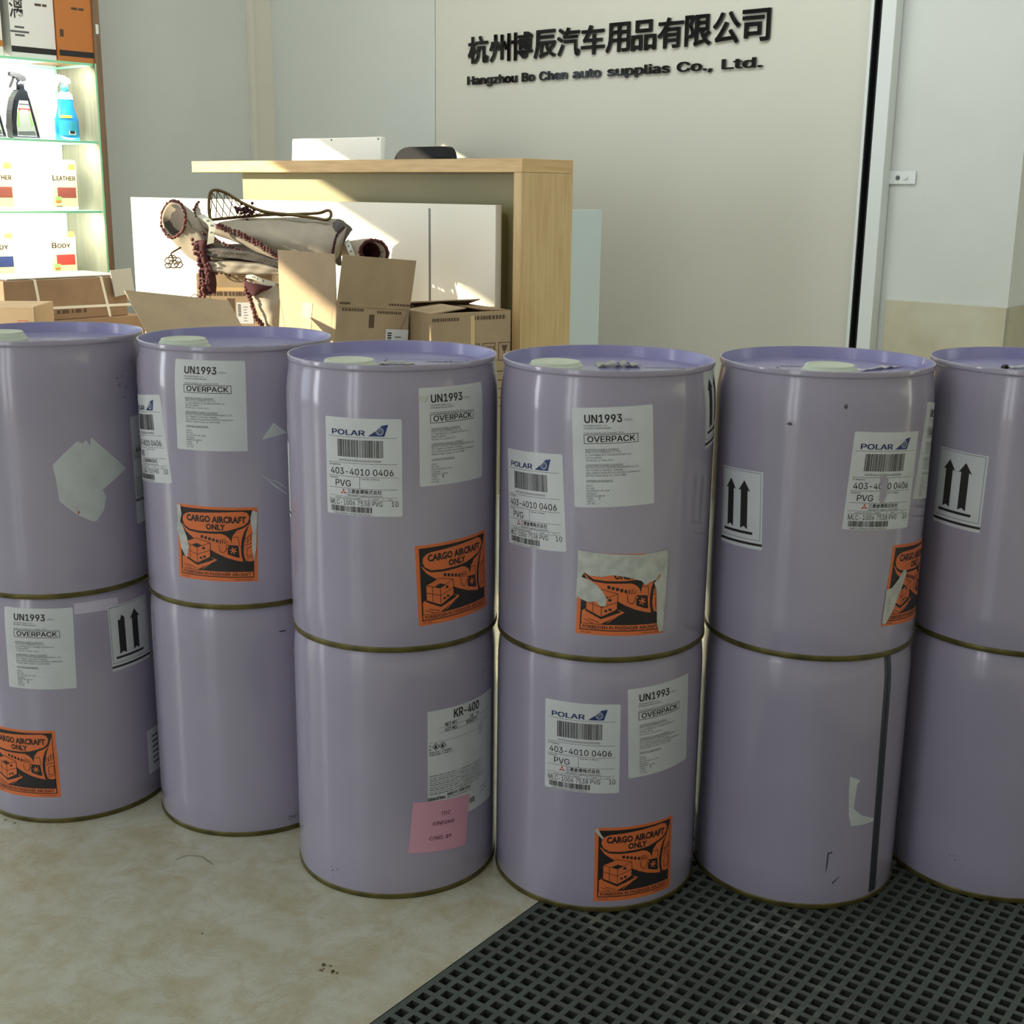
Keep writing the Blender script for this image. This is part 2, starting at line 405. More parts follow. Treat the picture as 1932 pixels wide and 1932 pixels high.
# ------------------------------------------------------------------ lettering helper
INTER_OUTLINES = {
    'A': '4c|3B383m4i3!4i4Z384M3840433y4H3s4c3u4c3o4H3j433P38|3U3a3U3l4H3l4H3a',
    'B': '4Y|3K383K4i3t4i3!4i444g494e4D4c4G4Z4J4V4L4R4M4M4M4H4M4D4L4A4K474E40463y493x4C3w4F3u4I3s4L3p4N3m4P3i4Q3e4Q3Z4Q3U4P3P4N3L4K3H4G3E4C3C463A40383u38|3W3J3u3J3#3K453L493O4C3R4D3V4E3Z4E3c4D3f4B3i493l473n443p413q3z3r3v3r3W3r|3W403t404142434446464848494B4A4E4A4H4A4L484P454S424V3z4W3t4X3W4X',
    'C': '4i|3z373q373j393c3D3V3I3Q3O3M3V3I3d3H3m3G3w3H443I4D3M4L3Q4S3V4Y3c4d3j4h3q4j3z4j4B4h4F4f4J4d4N4b4Q4Y4T4U4W4Q4Y4M4a4H4b4C4O4C4L4M4E4S464W3z4Y3t4X3n4W3i4T3e4P3a4L3X4G3U493T423S3w3T3o3U3h3X3a3a3V3e3R3i3N3n3K3t3J3z3I463K4E3O4L3U4O3e4b3e4a3Z4Y3U4W3Q4T3M4Q3J4N3F4J3D4F3B4B3946384237',
    'D': '4h|3p383R383R3J3o3J3w3K413L463O4B3R4F3W4I3b4L3i4M3o4M3w4M424L494J4F4F4K4C4P474S414V3x4W3p4X3Q4X3Q4i3q4i3!4h464f4D4c4K4X4P4S4T4L4W4D4Y444Z3w4Y3m4W3d4T3V4P3O4J3J4D3E453B3z39|3W4i3W383K383K4i',
    'E': '4Q|3K383K4i4H4i4H4X3W4X3W404E404E3r3W3r3W3J4I3J4I38',
    'F': '4P|3K383K4i4H4i4H4X3W4X3W3#4C3#4C3p3W3p3W38',
    'G': '4k|3z373q373i393b3D3V3I3Q3O3M3V3I3d3H3m3G3w3H443I4D3M4L3Q4S3V4Y3b4d3i4h3q4j3y4j414j464i4B4h4F4f4J4d4N4a4R4X4U4U4W4Q4Y4M4a4H4b4D4O4D4K4L4E4S464W3y4Y3s4X3n4W3i4T3e4P3a4L3X4G3U493T423S3w3T3o3U3h3X3a3a3V3e3R3i3N3n3K3t3J3z3I423J473K4C3M4G3P4J3S4M3W4O3b4P3g4Q3m4T3l403l403w4c3w4c3l4b3d4a3W4X3Q4T3K4O3G4I3C4C394437',
    'H': '4k|3K383K4i3W4i3W414L414L4i4Y4i4Y384L384L3s3W3s3W38',
    'I': '43|3E383E3J3V3J3V4X3E4X3E4i3z4i3z4X3i4X3i3J3z3J3z38',
    'J': '4M|3i373a383T3A3N3E3I3K3F3S3F3b3F3g3R3g3R3b3S3V3T3Q3W3N3Z3K3e3I3i3I3n3I3r3K3v3N3x3Q3z3V3z3b3z4i4A4i4A3b493S463K423E3y3A3r38',
    'K': '4a|3T3b3T3o3Z3x3g443o4C4F4i4W4i3r3!|3K383K4i3W4i3W4A3W3q3W3k3W38|4H383j3x3r454W38',
    'L': '4L|3K383K4i3W4i3W3J4F3J4F38',
    'M': '53|3K383K4i3c4i3!3j403d433W453O473I443I463O493W4B3d4D3j4c4i4u4i4u384h384h414h484h4G4h4P4i4Y4j4Y4g4O4d4F4a474Y414B3840383f413d473a4F3X4O3U4Y3V4Y3W4Q3W4H3W493W413W38',
    'N': '4l|3K383K4i3Z4i4B3i4F3c4K3T4P3J4O3J4N3T4M3d4M3k4M4i4Z4i4Z384K383m413h493b4J3T4X3V4X3W4J3W483X413X38',
    'O': '4n|3y373q373j393c3D3V3I3Q3O3M3V3I3d3H3m3G3w3H443I4D3M4L3Q4S3V4Y3c4d3j4h3q4j3y4j454j4C4h4J4d4Q4Y4V4S4Z4L4c4D4e444f3w4e3m4c3d4Z3V4V3O4Q3I4J3D4C394537|3y3I423J483K4D3N4H3Q4L3V4O3a4R3h4S3o4T3w4S424R494O4G4L4L4H4Q4D4T484W424X3y4Y3t4X3n4W3i4T3e4Q3a4L3X4G3U493T423S3w3T3o3U3h3X3a3a3V3e3Q3i3N3n3K3t3J',
    'P': '4V|3K383K4i3s4i3z4i444g494e4E4b4I4X4L4S4N4N4O4I4O4C4O474N414L3y4I3u4E3q493n443k3z3j3s3j3T3j3T3u3s3u3x3u3#3v423w453y483#49424B454B494C4C4B4G4B4K494N484Q454S424U3#4W3x4X3s4X3W4X3W38',
    'Q': '4n|3u3d453d4H3P4J3L4a2#4N2#4C3D493H|3y373q373j393c3D3V3I3Q3O3M3V3I3d3H3m3G3w3H443I4D3M4L3Q4S3V4Y3c4d3j4h3q4j3y4j454j4C4h4J4d4Q4Y4V4S4Z4L4c4D4e444f3w4e3m4c3d4Z3V4V3O4Q3I4J3D4C394537|3y3I423J483K4D3N4H3Q4L3V4O3a4R3h4S3o4T3w4S424R494O4G4L4L4H4Q4D4T484W424X3y4Y3t4X3n4W3i4T3e4Q3a4L3X4G3U493T423S3w3T3o3U3h3X3a3a3V3e3Q3i3N3n3K3t3J',
    'R': '4W|3K383K4i3s4i3!4i444g494e4E4b4I4X4L4T4N4O4O4J4O4D4O474N424L3z4I3v4E3s493p443n3!3l3s3l3R3l3R3w3s3w3x3w3#3x433y453!48404A434B464C494C4D4C4H4B4K4A4O484Q454T424U3#4W3x4X3s4X3W4X3W38|4D383r3r443r4S38',
    'S': '4W|3q363j373d383X3A3S3D3O3G3L3K3I3O3G3T3G3Z3T3Z3T3V3U3S3W3P3Z3N3b3L3f3K3q3I3u3I3y3J403K443M463O493Q4B3T4C3W4C3Z4C3c4B3f493h423m3u3q3i3t3a3w3U3z3P413L453J4B3I4H3J4N3K4S3N4W3Q4a3U4d3Z4g3e4i3k4j3r4j3x4j414i464g4B4d4F4a4I4W4L4S4M4N4N4I4A4I494N474R434U3#4W3w4Y3q4Y3m4Y3i4X3f4W3c4U3Z4T3X4Q3W4O3V4L3V4I3V4F3W4C3Y4A3f453o423y3#453y4F3t4M3l4N3h4O3e4O3Z4O3U4M3P4K3K4H3G4D3D483A42383x37',
    'T': '4W|3E4X3E4i4Q4i4Q4X3w4X3w383k383k4X',
    'U': '4k|3x363p373i383c3B3X3E3S3J3P3O3M3T3K3Z3K3g3K4i3W4i3W3h3X3c3Y3Y3a3U3c3R3f3O3j3L3n3K3s3I3x3I403I453K493L4D3O4G3R4I3U4K3Y4L3c4L3h4L4i4Y4i4Y3g4X3Z4W3T4T3O4P3J4L3E4F3B49384237',
    'V': '4c|3m383B4i3P4i3k3n3o3Z3v3E3s3E3y3Z413n4M4i4Z4i3#38',
    'W': '5F|3c383B4i3O4i3e3l3g3b3j3Q3l3G3j3G3l3Q3o3b3q3l444i4J4i4Z3l4b3b4e3Q4g3G4e3G4g3Q4i3b4l3l4#4i5C4i4m384Y384G474D4L4A4b4D4b4A4M46473r38',
    'X': '4b|3C383p403p3s3E4i3S4i3h4N3m4F3q493u413s413w493z4F434N4H4i4W4i3x3t3x404Y384J38413X3z3e3v3k3r3r3u3r3q3l3n3f3i3X3Q38',
    'Y': '4b|3m383m3n3B4i3Q4i3k4C3q413v3r3q3r3v423#4C4J4i4X4i3z3n3z38',
    'Z': '4U|3G383G3H3!4K444T4B4b4C4X404X3q4X3G4X3G4i4M4i4M4Z3f3X3Y3O3R3F3Q3J3c3J3o3J4N3J4N38',
    'a': '4L|3d363Z373V383R393N3B3K3E3H3H3F3K3E3P3E3T3E3X3F3b3G3e3I3g3L3i3N3k3X3n3h3p3s3r3y3s3z3t3!3u3!3w3y423t473k493b473V433S3!3G413I453K493N4C3R4E3U4G3Y4I3k4K3t4J404F434D454A474749434A3#4A3v4A383!383!3I3w3D3o38|3f3H3k3H3n3I3r3K3u3L3w3O3y3Q3z3T3!3W3!3Z3!3j3x3i3r3h3l3g3g3f3Y3d3S3Z3R3Y3Q3V3Q3T3S3M3Y3I',
    'b': '4R|3r363n373j373g393Z3E3V3K3U3K3U383I383I4i3U4i3U473V473Z4C3g4H3j4J3n4J3r4K3x4J414H464F4A4B4E474H424J3x4K3r4L3j4K3c4J3V4H3P4E3J4A3F463B41393x37|3p3H3u3I3y3J3#3L423O443R463V473Z483e483j483o473t463x443#42433#453y473u483p493l483h473e453b433Y3#3X3y3V3t3U3p3U3j3U3e3V3Z3X3V3Y3R3b3N3e3L3h3J3l3I',
    'c': '4M|3n363g373a393V3B3Q3F3M3J3J3P3H3V3F3c3F3j3F3q3H3x3J413M473Q4B3V4F3a4H3g4J3n4K3x4I444E4B474F3!443x41413z453u483n493i483e473b453Y423V3#3T3x3S3s3R3o3R3j3R3e3S3Z3T3V3V3R3Y3O3b3L3e3J3i3I3n3H3u3I3z3L413P443V4F3S4B3J443C3x38',
    'd': '4R|3k363e373Z393U3B3P3F3M3J3J3P3H3V3F3c3F3j3F3r3H3x3J423M473Q4B3U4F3Z4H3e4J3k4K3p4J3t4J3w4H404C44474547454i4H4i4H384538453K443K403E3w393s373p37|3m3H3q3I3u3J3y3L3#3N413R433V443Z453e453j453p443t433y413#3#433y453u473r483m493i483e473a453Y433V3#3T3x3S3t3R3o3R3j3R3e3S3Z3T3V3V3R3Y3O3b3L3e3J3i3I',
    'e': '4N|3o363h373b393V3B3Q3F3M3J3J3P3H3V3F3b3F3j3F3q3H3x3J413M463Q4B3V4F3a4H3g4J3m4K3y4I404G434E474B4A484C444E3#4G3w4H3r4H3k4H3f3N3f3N3p4A3p453m453q443v433z41403!433y463u473r493m493i493e473b463Y433V403T3z3S3v3R3r3R3n3R3h3R3c3S3X3U3T3W3P3Z3M3c3K3f3I3j3H3o3H3w3I403M443T4G3Q4E3M4C3J4A3G473D433B40393x373t37',
    'f': '3w|3r4J3r483948394J|3O383O4T3O4X3P4a3R4e3T4g3W4i3Z4k3j4m3q4m3u4k3r4a3o4b3k4b3h4b3e4a3c4Y3b4W3a4U3a4Q3a38',
    'g': '4S|3n2g3h2h3d2h3Y2j3O2o3I2w3S303W2x3c2t3n2r3s2r3x2t3#2v432z45314537453L443L403G3w3B3s3A3p393k393f393Z3B3U3D3Q3H3M3L3J3Q3H3W3F3c3F3k3F3r3H3y3J423M473Q4B3U4F3Z4H3f4J3l4K3p4J3t4J3w4H414C44474647464J4H4J4H364H304F2x4D2s4A2p462m412j3y2i3t2h|3m3K3r3K3u3L3y3N3#3P413S433W443a453f453k453p443u433y41403#433y453v473r483m493i483e473b453Y433V3#3T3y3S3t3R3p3R3k3R3f3S3a3T3W3V3S3Y3P3b3N3e3L3i3K',
    'h': '4P|3U3r3U383I383I4i3U4i3U413S413V473Y4C3c4F3g4I3l4J3r4K3w4J3!4I424G464E494B4B474D434E3z4E3t4E384238423s423y40403!443w473s483n493k483h483e463b453Z423X403V3y3V3v',
    'i': '3f|3I383I4J3U4J3U38|3O4V3M4V3K4W3J4X3H4Z3G4b3G4d3G4f3H4h3J4j3K4k3M4l3O4l3R4l3T4k3U4j3W4h3X4f3X4d3X4b3W4Z3U4X3T4W3R4V',
    'j': '3f|3I4J3U4J3U323U2!3T2w3S2s3Q2p3O2n3L2l3H2j3D2i392i362i362t382t3C2t3E2u3G2w3H2y3I2#3I32|3O4V3M4V3K4W3J4X3H4Z3G4b3G4d3G4f3H4h3J4j3K4k3M4l3O4l3R4l3T4k3U4j3W4h3W4f3X4d3W4b3W4Z3U4X3T4W3R4V',
    'k': '4J|3U3Z3U3o3W3o404J4F4J3i3l3h3l|3I383I4i3U4i3U38|42383b3j3k3r4H38',
    'l': '3j|3Z383U383Q393N3C3K3F3J3K3I3P3I4i3U4i3U3R3W3K3X3J3Y3I3b3I3e3I3f3J3i393e38',
    'm': '50|3I383I4J3U4J3U423T423U463W493Y4C3g4I3p4K3u4J3z4I404F434B464747424542474548494A4B4J4I4U4K4Y4K4c4J4g4H4j4F4m4C4o494q444r404r3w4r384f384f3w4f3#4d434b454Y474U494Q494N494K484I474C414A3v4A383!383!3x3z3#3y423w453t473p493l493d473b453Y433X413V3!3V3x3U3t3U38',
    'n': '4P|3U3r3U383I383I4J3U4J3U413S413V473Y4C3c4F3g4I3l4J3r4K3w4J3!4I424G464E494B4B474D434E3z4E3t4E384238423s423y40403!443w473s483n493k483h483e463b453Z423X403V3y3V3v',
    'o': '4Q|3n363g373a393V3B3Q3F3M3J3J3P3H3V3F3c3F3j3F3q3H3x3J413M473Q4B3V4F3a4H3g4J3n4K3t4J3z4H434F474B4B474F414H3x4I3q4J3j4I3c4H3V4F3P4B3J473F433B3z393t37|3n3H3r3I3w3J3z3L403O433R443V463Z463e473j463o463s443x433#40423z453w473r483n493i483e473b453Y423V3#3T3x3S3s3R3o3R3j3R3e3S3Z3T3V3V3R3Y3O3b3L3e3J3i3I',
    'p': '4R|3I2i3I4J3U4J3U473V473Z4C3g4H3j4J3n4J3r4K3x4J414H464F4A4B4E474H424J3x4K3r4L3j4K3c4J3V4H3P4E3J4A3F463B41393x373r363n373j373g393Z3E3V3K3U3K3U2i|3p3H3u3I3y3J3#3L423O443R463V473Z483e483j483o473t463x443#42433#453y473u483p493l483h473e453b433Y3#3X3y3V3t3U3p3U3j3U3e3V3Z3X3V3Y3R3b3N3e3L3h3J3l3I',
    'q': '4R|4H2i452i453K443K403E3w393s373p373k363e373Z393U3B3P3F3M3J3J3P3H3V3F3c3F3j3F3r3H3x3J423M473Q4B3U4F3Z4H3e4J3k4K3p4J3t4J3w4H404C44474547454J4H4J|3m3H3q3I3u3J3y3L3#3N413R433V443Z453e453j453p443t433y413#3#433y453u473r483m493i483e473a453Y433V3#3T3x3S3t3R3o3R3j3R3e3S3Z3T3V3V3R3Y3O3b3L3e3J3i3I',
    'r': '3x|3I383I4J3U4J3U473V473W4B3Z4E3c4G3g4I3k4J3o4K3r4K3u4J3u473r483n483j483g473d463b443Z423X403V3z3V3w3U3t3U38',
    's': '4G|3i363d373Y373U393Q3A3N3D3K3F3I3J3G3M3F3R3Q3T3S3P3U3M3W3K3a3I3d3H3i3H3m3H3r3I3u3K3x3N3y3P3z3S3y3V3x3X3w3Z3u3a3r3c3o3c3b3f3V3h3Q3k3M3n3J3r3I3v3H3!3I423J463L493N4C3R4F3V4H3Z4I3e4J3j4K3o4J3s4J3w4H3z4F404D434B48413z3!3y413w443u463r483n493j493f493b483Y463V443U413T3!3U3y3V3w3W3u3g3q3r3n3x3l403j443g473c493Y493T493P473L453H433E3#3B3x393s383n37',
    't': '3r|3m4J3m483948394J|3L4b3X4b3X3R3X3O3Y3M3Z3K3a3J3d3I3f3I3i3I3m3J3o383k373f373Z383U393Q3C3N3G3L3L3L3Q',
    'u': '4P|3i373d373Z383V3A3R3D3O3G3M3K3K3O3J3T3I3Z3I4J3U4J3U3a3V3V3W3Q3Z3N3c3K3g3I3l3I3p3I3s3J3v3K3y3M3!3O403R413U423Y423c424J4E4J4E384338433Q443Q423K3!3F3x3B3s393n37',
    'v': '4L|3e383B4J3P4J3e3c3j3P3m3C3i3C3m3P3q3c444J4H4J3q38',
    'w': '4t|3Z383C4J3P4J3Y3o3c3Z3g3G3e3G3i3Y3n3o3w4J464J4F3o4J3Z4N3G4L3G4P3Z4T3o4c4J4p4J4S384G38473g443q413#3!4A414A3!3#3y3q3v3g3l38',
    'x': '4I|3C383g3p3g3g3E4J3S4J3b443h3w3n3m3g3m3m3w3s443#4J4D4J3n3f3n3o4E3840383r3P3l3Z3g3i3m3i3h3Z3b3P3Q38',
    'y': '4L|3H2j3K2t3M2t3S2t3Y2v3c313e383B4J3P4J3e3c3j3P3m3C3i3C3m3P3q3c444J4H4J3m2z3h2p3Z2j3Q2h3L2i',
    'z': '4J|3G383G3H3w473H473H4J494J49493X3K3X3J4B3J4B38',
    '0': '4X|3r373j373d393Y3D3T3H3P3N3M3U3J3c3I3m3H3w3I443J4D3M4M3P4T3T4Z3Y4d3d4h3k4j3r4j3y4j424h474d4C4Z4G4T4K4M4M4D4N444O3w4N3m4M3c4K3U4G3N4C3H483D42393y37|3r3I3v3I3z3K413M443Q473V493a4A3h4B3o4C3w4B424A49494G474L444Q414U3z4W3v4Y3r4Y3m4Y3i4W3e4U3b4Q3Y4L3W4G3V493U423T3w3U3o3V3h3W3a3Y3V3b3Q3e3M3i3K3m3I',
    '1': '4X|3N383N3J4L3J4L38|3!4i3!383o383o4W3n4W3P4E3P4S3l4i',
    '2': '4X|3L383L3H3s3r3#404548474H474K464O444Q434T404V3!4W3q4Y3m4Y3j4X3g4W3d4U3b4S3Z4P3Y4M3X4J3X4F3L4F3L4L3N4Q3P4V3S4Z3W4d3a4g3f4i3k4j3q4j3w4j3#4i444g484d4C4Z4F4W4H4R4I4M4J4H4H464A3x3y3h3c3K3c3J4L3J4L38',
    '3': '4X|3p373j373d383Y3A3T3C3P3G3M3J3J3O3H3S3H3Y3T3Y3U3V3V3S3X3P3Z3N3c3L3e3K3p3I3!3K413M443O463Q473T483X493a483e483h463l443n413q3!3s3w3t3r3u3m3v3d3v3d43414W414X3M4X3M4i4H4i4H4Z3o3#3o413v413#40453!4A3x4E3u4H3q4J3l4L3g4L3a4L3V4J3Q4H3L4E3H493D453A3#383v37',
    '4': '4X|3G3T3G3d3v4i454i3T3f3T3e4P3e4P3T|3#383#3W3#3b3#464B464B38',
    '5': '4X|3p373k373e383a3A3V3D3R3G3O3K3M3O3K3T3K3Y3W3Y3X3V3Y3S3Z3P3g3K3p3I3t3I3x3J3!3L413N443P463T473W483a483e483i473m463p443t413v3!3y3x3z3t3!3p3!3f3z3X3u3L3w3R4i4G4i4G4X3c4X3Y433Z433h483r4A3w493!484247454549434C404E3z4H3v4I3r4K3n4L3j4L3e4K3Y4J3S4H3N4D3I493E453B3#393w37',
    '6': '4X|3q373l373f393a3B3V3E3S3I3P3N3M3S3L3Y3K3e3L3j3M3o3O3t3Z4B3w4i474i3c3x3b3x3e413k443s463y45414446424A3#4E3x4H3t4J3o4K3j4K3d4K3X4J3R4G3M4D3I493E453B40393w37|3q3I3u3I3y3J3#3K423M443P463S473V483Z483d483h473l463o443r423t3#3v3y3x3u3y3q3y3n3y3j3x3g3v3d3t3b3r3Z3o3Y3l3X3h3X3d3X3Z3Y3V3Z3S3b3P3d3M3g3K3j3J3n3I',
    '7': '4X|3R38484W484X3K4X3K4i4L4i4L4W3e38',
    '8': '4X|3q373k373e383Z3A3U3D3Q3G3N3K3K3P3J3T3I3Z3I3d3J3h3L3k3N3o3P3r3S3t3V3w3Y3x3c3y3X3!3T413Q453O493M4E3M4J3M4O3O4S3Q4W3T4a3W4d3b4g3f4i3l4j3q4j3w4j3#4i444g484d4C4a4F4W4H4S4J4O4J4J4J4E4H494F454B41483!433y473x4A3w4D3t4G3r4I3o4K3k4M3h4M3d4N3Z4M3T4L3P4I3K4F3G4B3D463A41383x37|3q3I3v3I3z3J403K433L453O473Q493T4A3W4A3Z4A3d493g473j453m433o403q3y3r3u3s3q3s3m3s3j3r3f3q3c3o3a3m3Y3j3W3g3V3d3V3Z3V3W3W3T3X3Q3Z3O3c3L3f3K3i3J3m3I|3q413!43404543474449464C464F474I464L464O444R434T414V3!4W3q4Y3h4W3e4V3c4T3a4R3Z4O3Y4L3Y4I3Y4F3Z4C3a493c473e453h43',
    '9': '4X|3q4j3w4j404h454f494c4D4Y4G4T4J4O4K4I4K4C4K474J424H3z463f3l383Y38433v443v413p3w3m3p3k3j3l3e3m3Z3o3V3r3R3v3O3z3M423L473K4D3L4J3M4P3P4U3S4Y3W4c3a4f3f4h3l4j|3q4Y3n4Y3j4X3g4W3d4U3b4R3Z4O3Y4L3X4H3X4D3X493Y453Z423b3#3d3z3g3x3j3v3n3u3q3u3u3u3y3v3#3x423z443#464247454849484D484H474L464O444R424U3#4W3y4X3u4Y',
    '.': '3j|3R373O373M383K3A3J3C3I3E3I3G3I3I3J3L3K3M3M3O3O3P3R3P3T3P3V3O3X3M3Z3L3Z3I3a3G3Z3E3Z3C3X3A3V383T37',
    ',': '3j|3F2n3L3M3Z3M3P2n',
    '-': '4X|4A3u4A3j3U3j3U3u',
    ':': '3j|3R373O373M383K3A3J3C3I3E3I3G3I3I3J3L3K3M3M3O3O3P3R3P3T3P3V3O3X3M3Z3L3Z3I3a3G3Z3E3Z3C3X3A3V383T37|3R3z3O3!3M3!3K403J423I443I463I493J4B3K4D3M4E3O4F3R4F3T4F3V4E3X4D3Z4B3Z493a463Z443Z423X403V3!3T3!',
    '/': '3v|3s4n3M2v3B2v3h4n',
    '&': '4W|3l373e373Z383U3A3P3D3M3G3J3K3G3O3F3T3F3Y3F3c3G3g3H3j3P3s3a3#3o4A3t4D3w4I3x4O3x4R3w4T3u4V3s4X3p4Y3m4Z3f4X3b4T3Z4M3b4F3f483m404U384G383g3s3W423P4C3O4F3N4J3N4M3N4R3O4U3Q4Y3S4b3V4e3Y4g3c4i3h4j3l4j3q4j3u4i3y4g404e424b454Y464V474R484N464F41483w423c3p3U3g3S3e3R3b3R3Y3R3V3S3S3T3P3V3N3Y3L3a3J3d3I3g3H3k3H3o3H3s3I3v3K433R463U483Y4A3c4B3g4C3l4D3q4O3q4O3k4N3f4M3a4H3Q4C3K493H463E423B3z393u383q37',
    '(': '3!|3Q3n3S483Y4V3h4o3s4o3k4S3e463c3n3e3V3j3B3s2r3h2r3c2#3X393U3J3R3T3Q3d',
    ')': '3!|3F2r3P3C3U3V3W3n3U463O4S3F4o3R4o3a4V3g483i3n3i3d3g3T3e3I3a383W2#3R2r',
    "'": '3n|3N463M4i3Z4i3X46',
    '+': '4X|3l3F3l4F3w4F3w3F|3K3g3K3q4L3q4L3g',
}
_A64 = '0123456789ABCDEFGHIJKLMNOPQRSTUVWXYZabcdefghijklmnopqrstuvwxyz!#'
def _dec(t): return [_A64.index(t[i])*64+_A64.index(t[i+1])-200 for i in range(0, len(t), 2)]
_glyph = {}
def glyph(ch):
    """triangles of one outline (filled by winding number), advance"""
    if ch in _glyph: return _glyph[ch]
    parts = INTER_OUTLINES[ch].split('|'); loops = []
    for q_ in parts[1:]:
        v = _dec(q_); loops.append([(v[2*i], v[2*i+1]) for i in range(len(v)//2)])
    P, E_ = [], []
    for lp in loops:
        n0, n = len(P), len(lp); P += [Vector(p) for p in lp]; E_ += [(n0+i, n0+(i+1) % n) for i in range(n)]
    V, _, F, *_r = delaunay_2d_cdt(P, E_, [], 0, 0.01)
    def wind(x, y):
        wn = 0
        for lp in loops:
            for (x0, y0), (x1, y1) in zip(lp, lp[1:]+lp[:1]):
                side = (x1-x0)*(y-y0)-(x-x0)*(y1-y0)
                if y0 <= y < y1 and side > 0: wn += 1
                elif y1 <= y < y0 and side < 0: wn -= 1
        return wn
    fs = []
    for f in F:
        if wind(sum(V[i].x for i in f)/len(f), sum(V[i].y for i in f)/len(f)): fs.append(tuple(f))
    _glyph[ch] = ([(v.x/100, v.y/100) for v in V], fs, _dec(parts[0])[0]/100); return _glyph[ch]
def grotesque(txt):
    """a text in the plain grotesque outlines above, cap height 1"""
    vs, fs, x = [], [], 0.0
    for ch in txt:
        if ch == ' ': x += 0.4; continue
        V, F, adv = glyph(ch); n = len(vs)
        vs += [(a+x, b) for a, b in V]; fs += [tuple(i+n for i in f) for f in F]; x += adv
    mn = min(v[0] for v in vs); vs = [(a-mn, b) for a, b in vs]
    return vs, fs, max(v[0] for v in vs)
_cache = {}
def glyphs(txt, bold=0.0, res=2, humanist=False):
    """flat triangles of a text, cap height 1, starting at u = 0; returns (verts, faces, width)"""
    key = (txt, bold, res, humanist)
    if key in _cache: return _cache[key]
    if not humanist and all(ch == ' ' or ch in INTER_OUTLINES for ch in txt):
        vs, fs, wd = grotesque(txt)
        if bold:
            V, F = [], []
            for dx, dy in ((0, 0), (bold, bold*0.6), (-bold, bold*0.6), (bold, -bold*0.6), (-bold, -bold*0.6), (bold*1.2, 0), (-bold*1.2, 0)):
                n = len(V); V += [(a+dx, b+dy) for a, b in vs]; F += [tuple(i+n for i in f) for f in fs]
            vs, fs = V, F; mn = min(v[0] for v in vs); vs = [(a-mn, b) for a, b in vs]; wd = max(v[0] for v in vs)
        _cache[key] = (vs, fs, wd); return _cache[key]
    c = bpy.data.curves.new('t', 'FONT'); c.body = txt; c.resolution_u = res; c.offset = bold
    o = bpy.data.objects.new('t', c); COL.objects.link(o)
    bpy.context.view_layer.update()
    me = bpy.data.meshes.new_from_object(o.evaluated_get(bpy.context.evaluated_depsgraph_get()))
    k = 1/0.70
    vs = [(v.co.x*k, v.co.y*k) for v in me.vertices]; fs = [tuple(p.vertices) for p in me.polygons]
    bpy.data.objects.remove(o); bpy.data.curves.remove(c); bpy.data.meshes.remove(me)
    if vs:
        mn = min(v[0] for v in vs); vs = [(a-mn, b) for a, b in vs]; wd = max(v[0] for v in vs)
    else: wd = 0
    _cache[key] = (vs, fs, wd)
    return _cache[key]

class Flat:
    """flat artwork in millimetres, u to the right and v up from the label's centre"""
    def __init__(s, w, h):
        s.w, s.h = w, h; s.shapes = []; s.words = []
    def poly(s, pts, k, layer=1):           # pts measured from the top-left corner, v down
        s.shapes.append(([(a-s.w/2, s.h/2-b) for a, b in pts], k, layer))
    def rect(s, u0, v0, u1, v1, k, layer=1): s.poly([(u0,v0),(u1,v0),(u1,v1),(u0,v1)], k, layer)
    def line(s, u0, v0, u1, v1, t, k, layer=1):
        dx, dy = u1-u0, v1-v0; n = math.hypot(dx, dy); px, py = -dy/n*t/2, dx/n*t/2
        s.poly([(u0+px,v0+py),(u1+px,v1+py),(u1-px,v1-py),(u0-px,v0-py)], k, layer)
    def path(s, pts, t, k, layer=1, closed=False):
        n = len(pts)
        for i in range(n if closed else n-1):
            a, b = pts[i], pts[(i+1) % n]; s.line(a[0], a[1], b[0], b[1], t, k, layer)
    def frame(s, u0, v0, u1, v1, t, k, layer=1):
        for q in ((u0,v0,u1,v0+t),(u0,v1-t,u1,v1),(u0,v0+t,u0+t,v1-t),(u1-t,v0+t,u1,v1-t)): s.rect(*q, k, layer)
    def text(s, t, u, vbase, cap, k='ink', width=None, bold=0.0, layer=2, res=2, slope=0.0, humanist=False):
        vs, fs, wd = glyphs(t, bold, res, humanist)
        if not vs: return
        if cap < 3 and bold: vs, fs, wd = glyphs(t, 0, res, humanist)
        kx = (width/wd) if width else cap
        s.words.append(([(u+a*kx-s.w/2, s.h/2-vbase+b*cap-slope*a*kx) for a, b in vs], fs, k, layer))

RB = 0.1443
PROF = [(0.1430,0.004),(0.1443,0.0085),(0.1443,0.05),(0.1443,0.10),(0.1443,0.15),(0.1443,0.20),(0.1443,0.25),(0.1443,0.29),(0.1443,0.315),
        (0.1441,0.327),(0.1435,0.338),(0.1426,0.347),(0.1414,0.3545),(0.1404,0.3610),(0.1398,0.3665),(0.1396,0.3705)]
def prof_r(z):
    if z <= PROF[0][1]: return PROF[0][0]
    for (r0_, z0), (r1, z1) in zip(PROF, PROF[1:]):
        if z <= z1: return r0_ + (r1-r0_)*(z-z0)/(z1-z0)
    return PROF[-1][0]

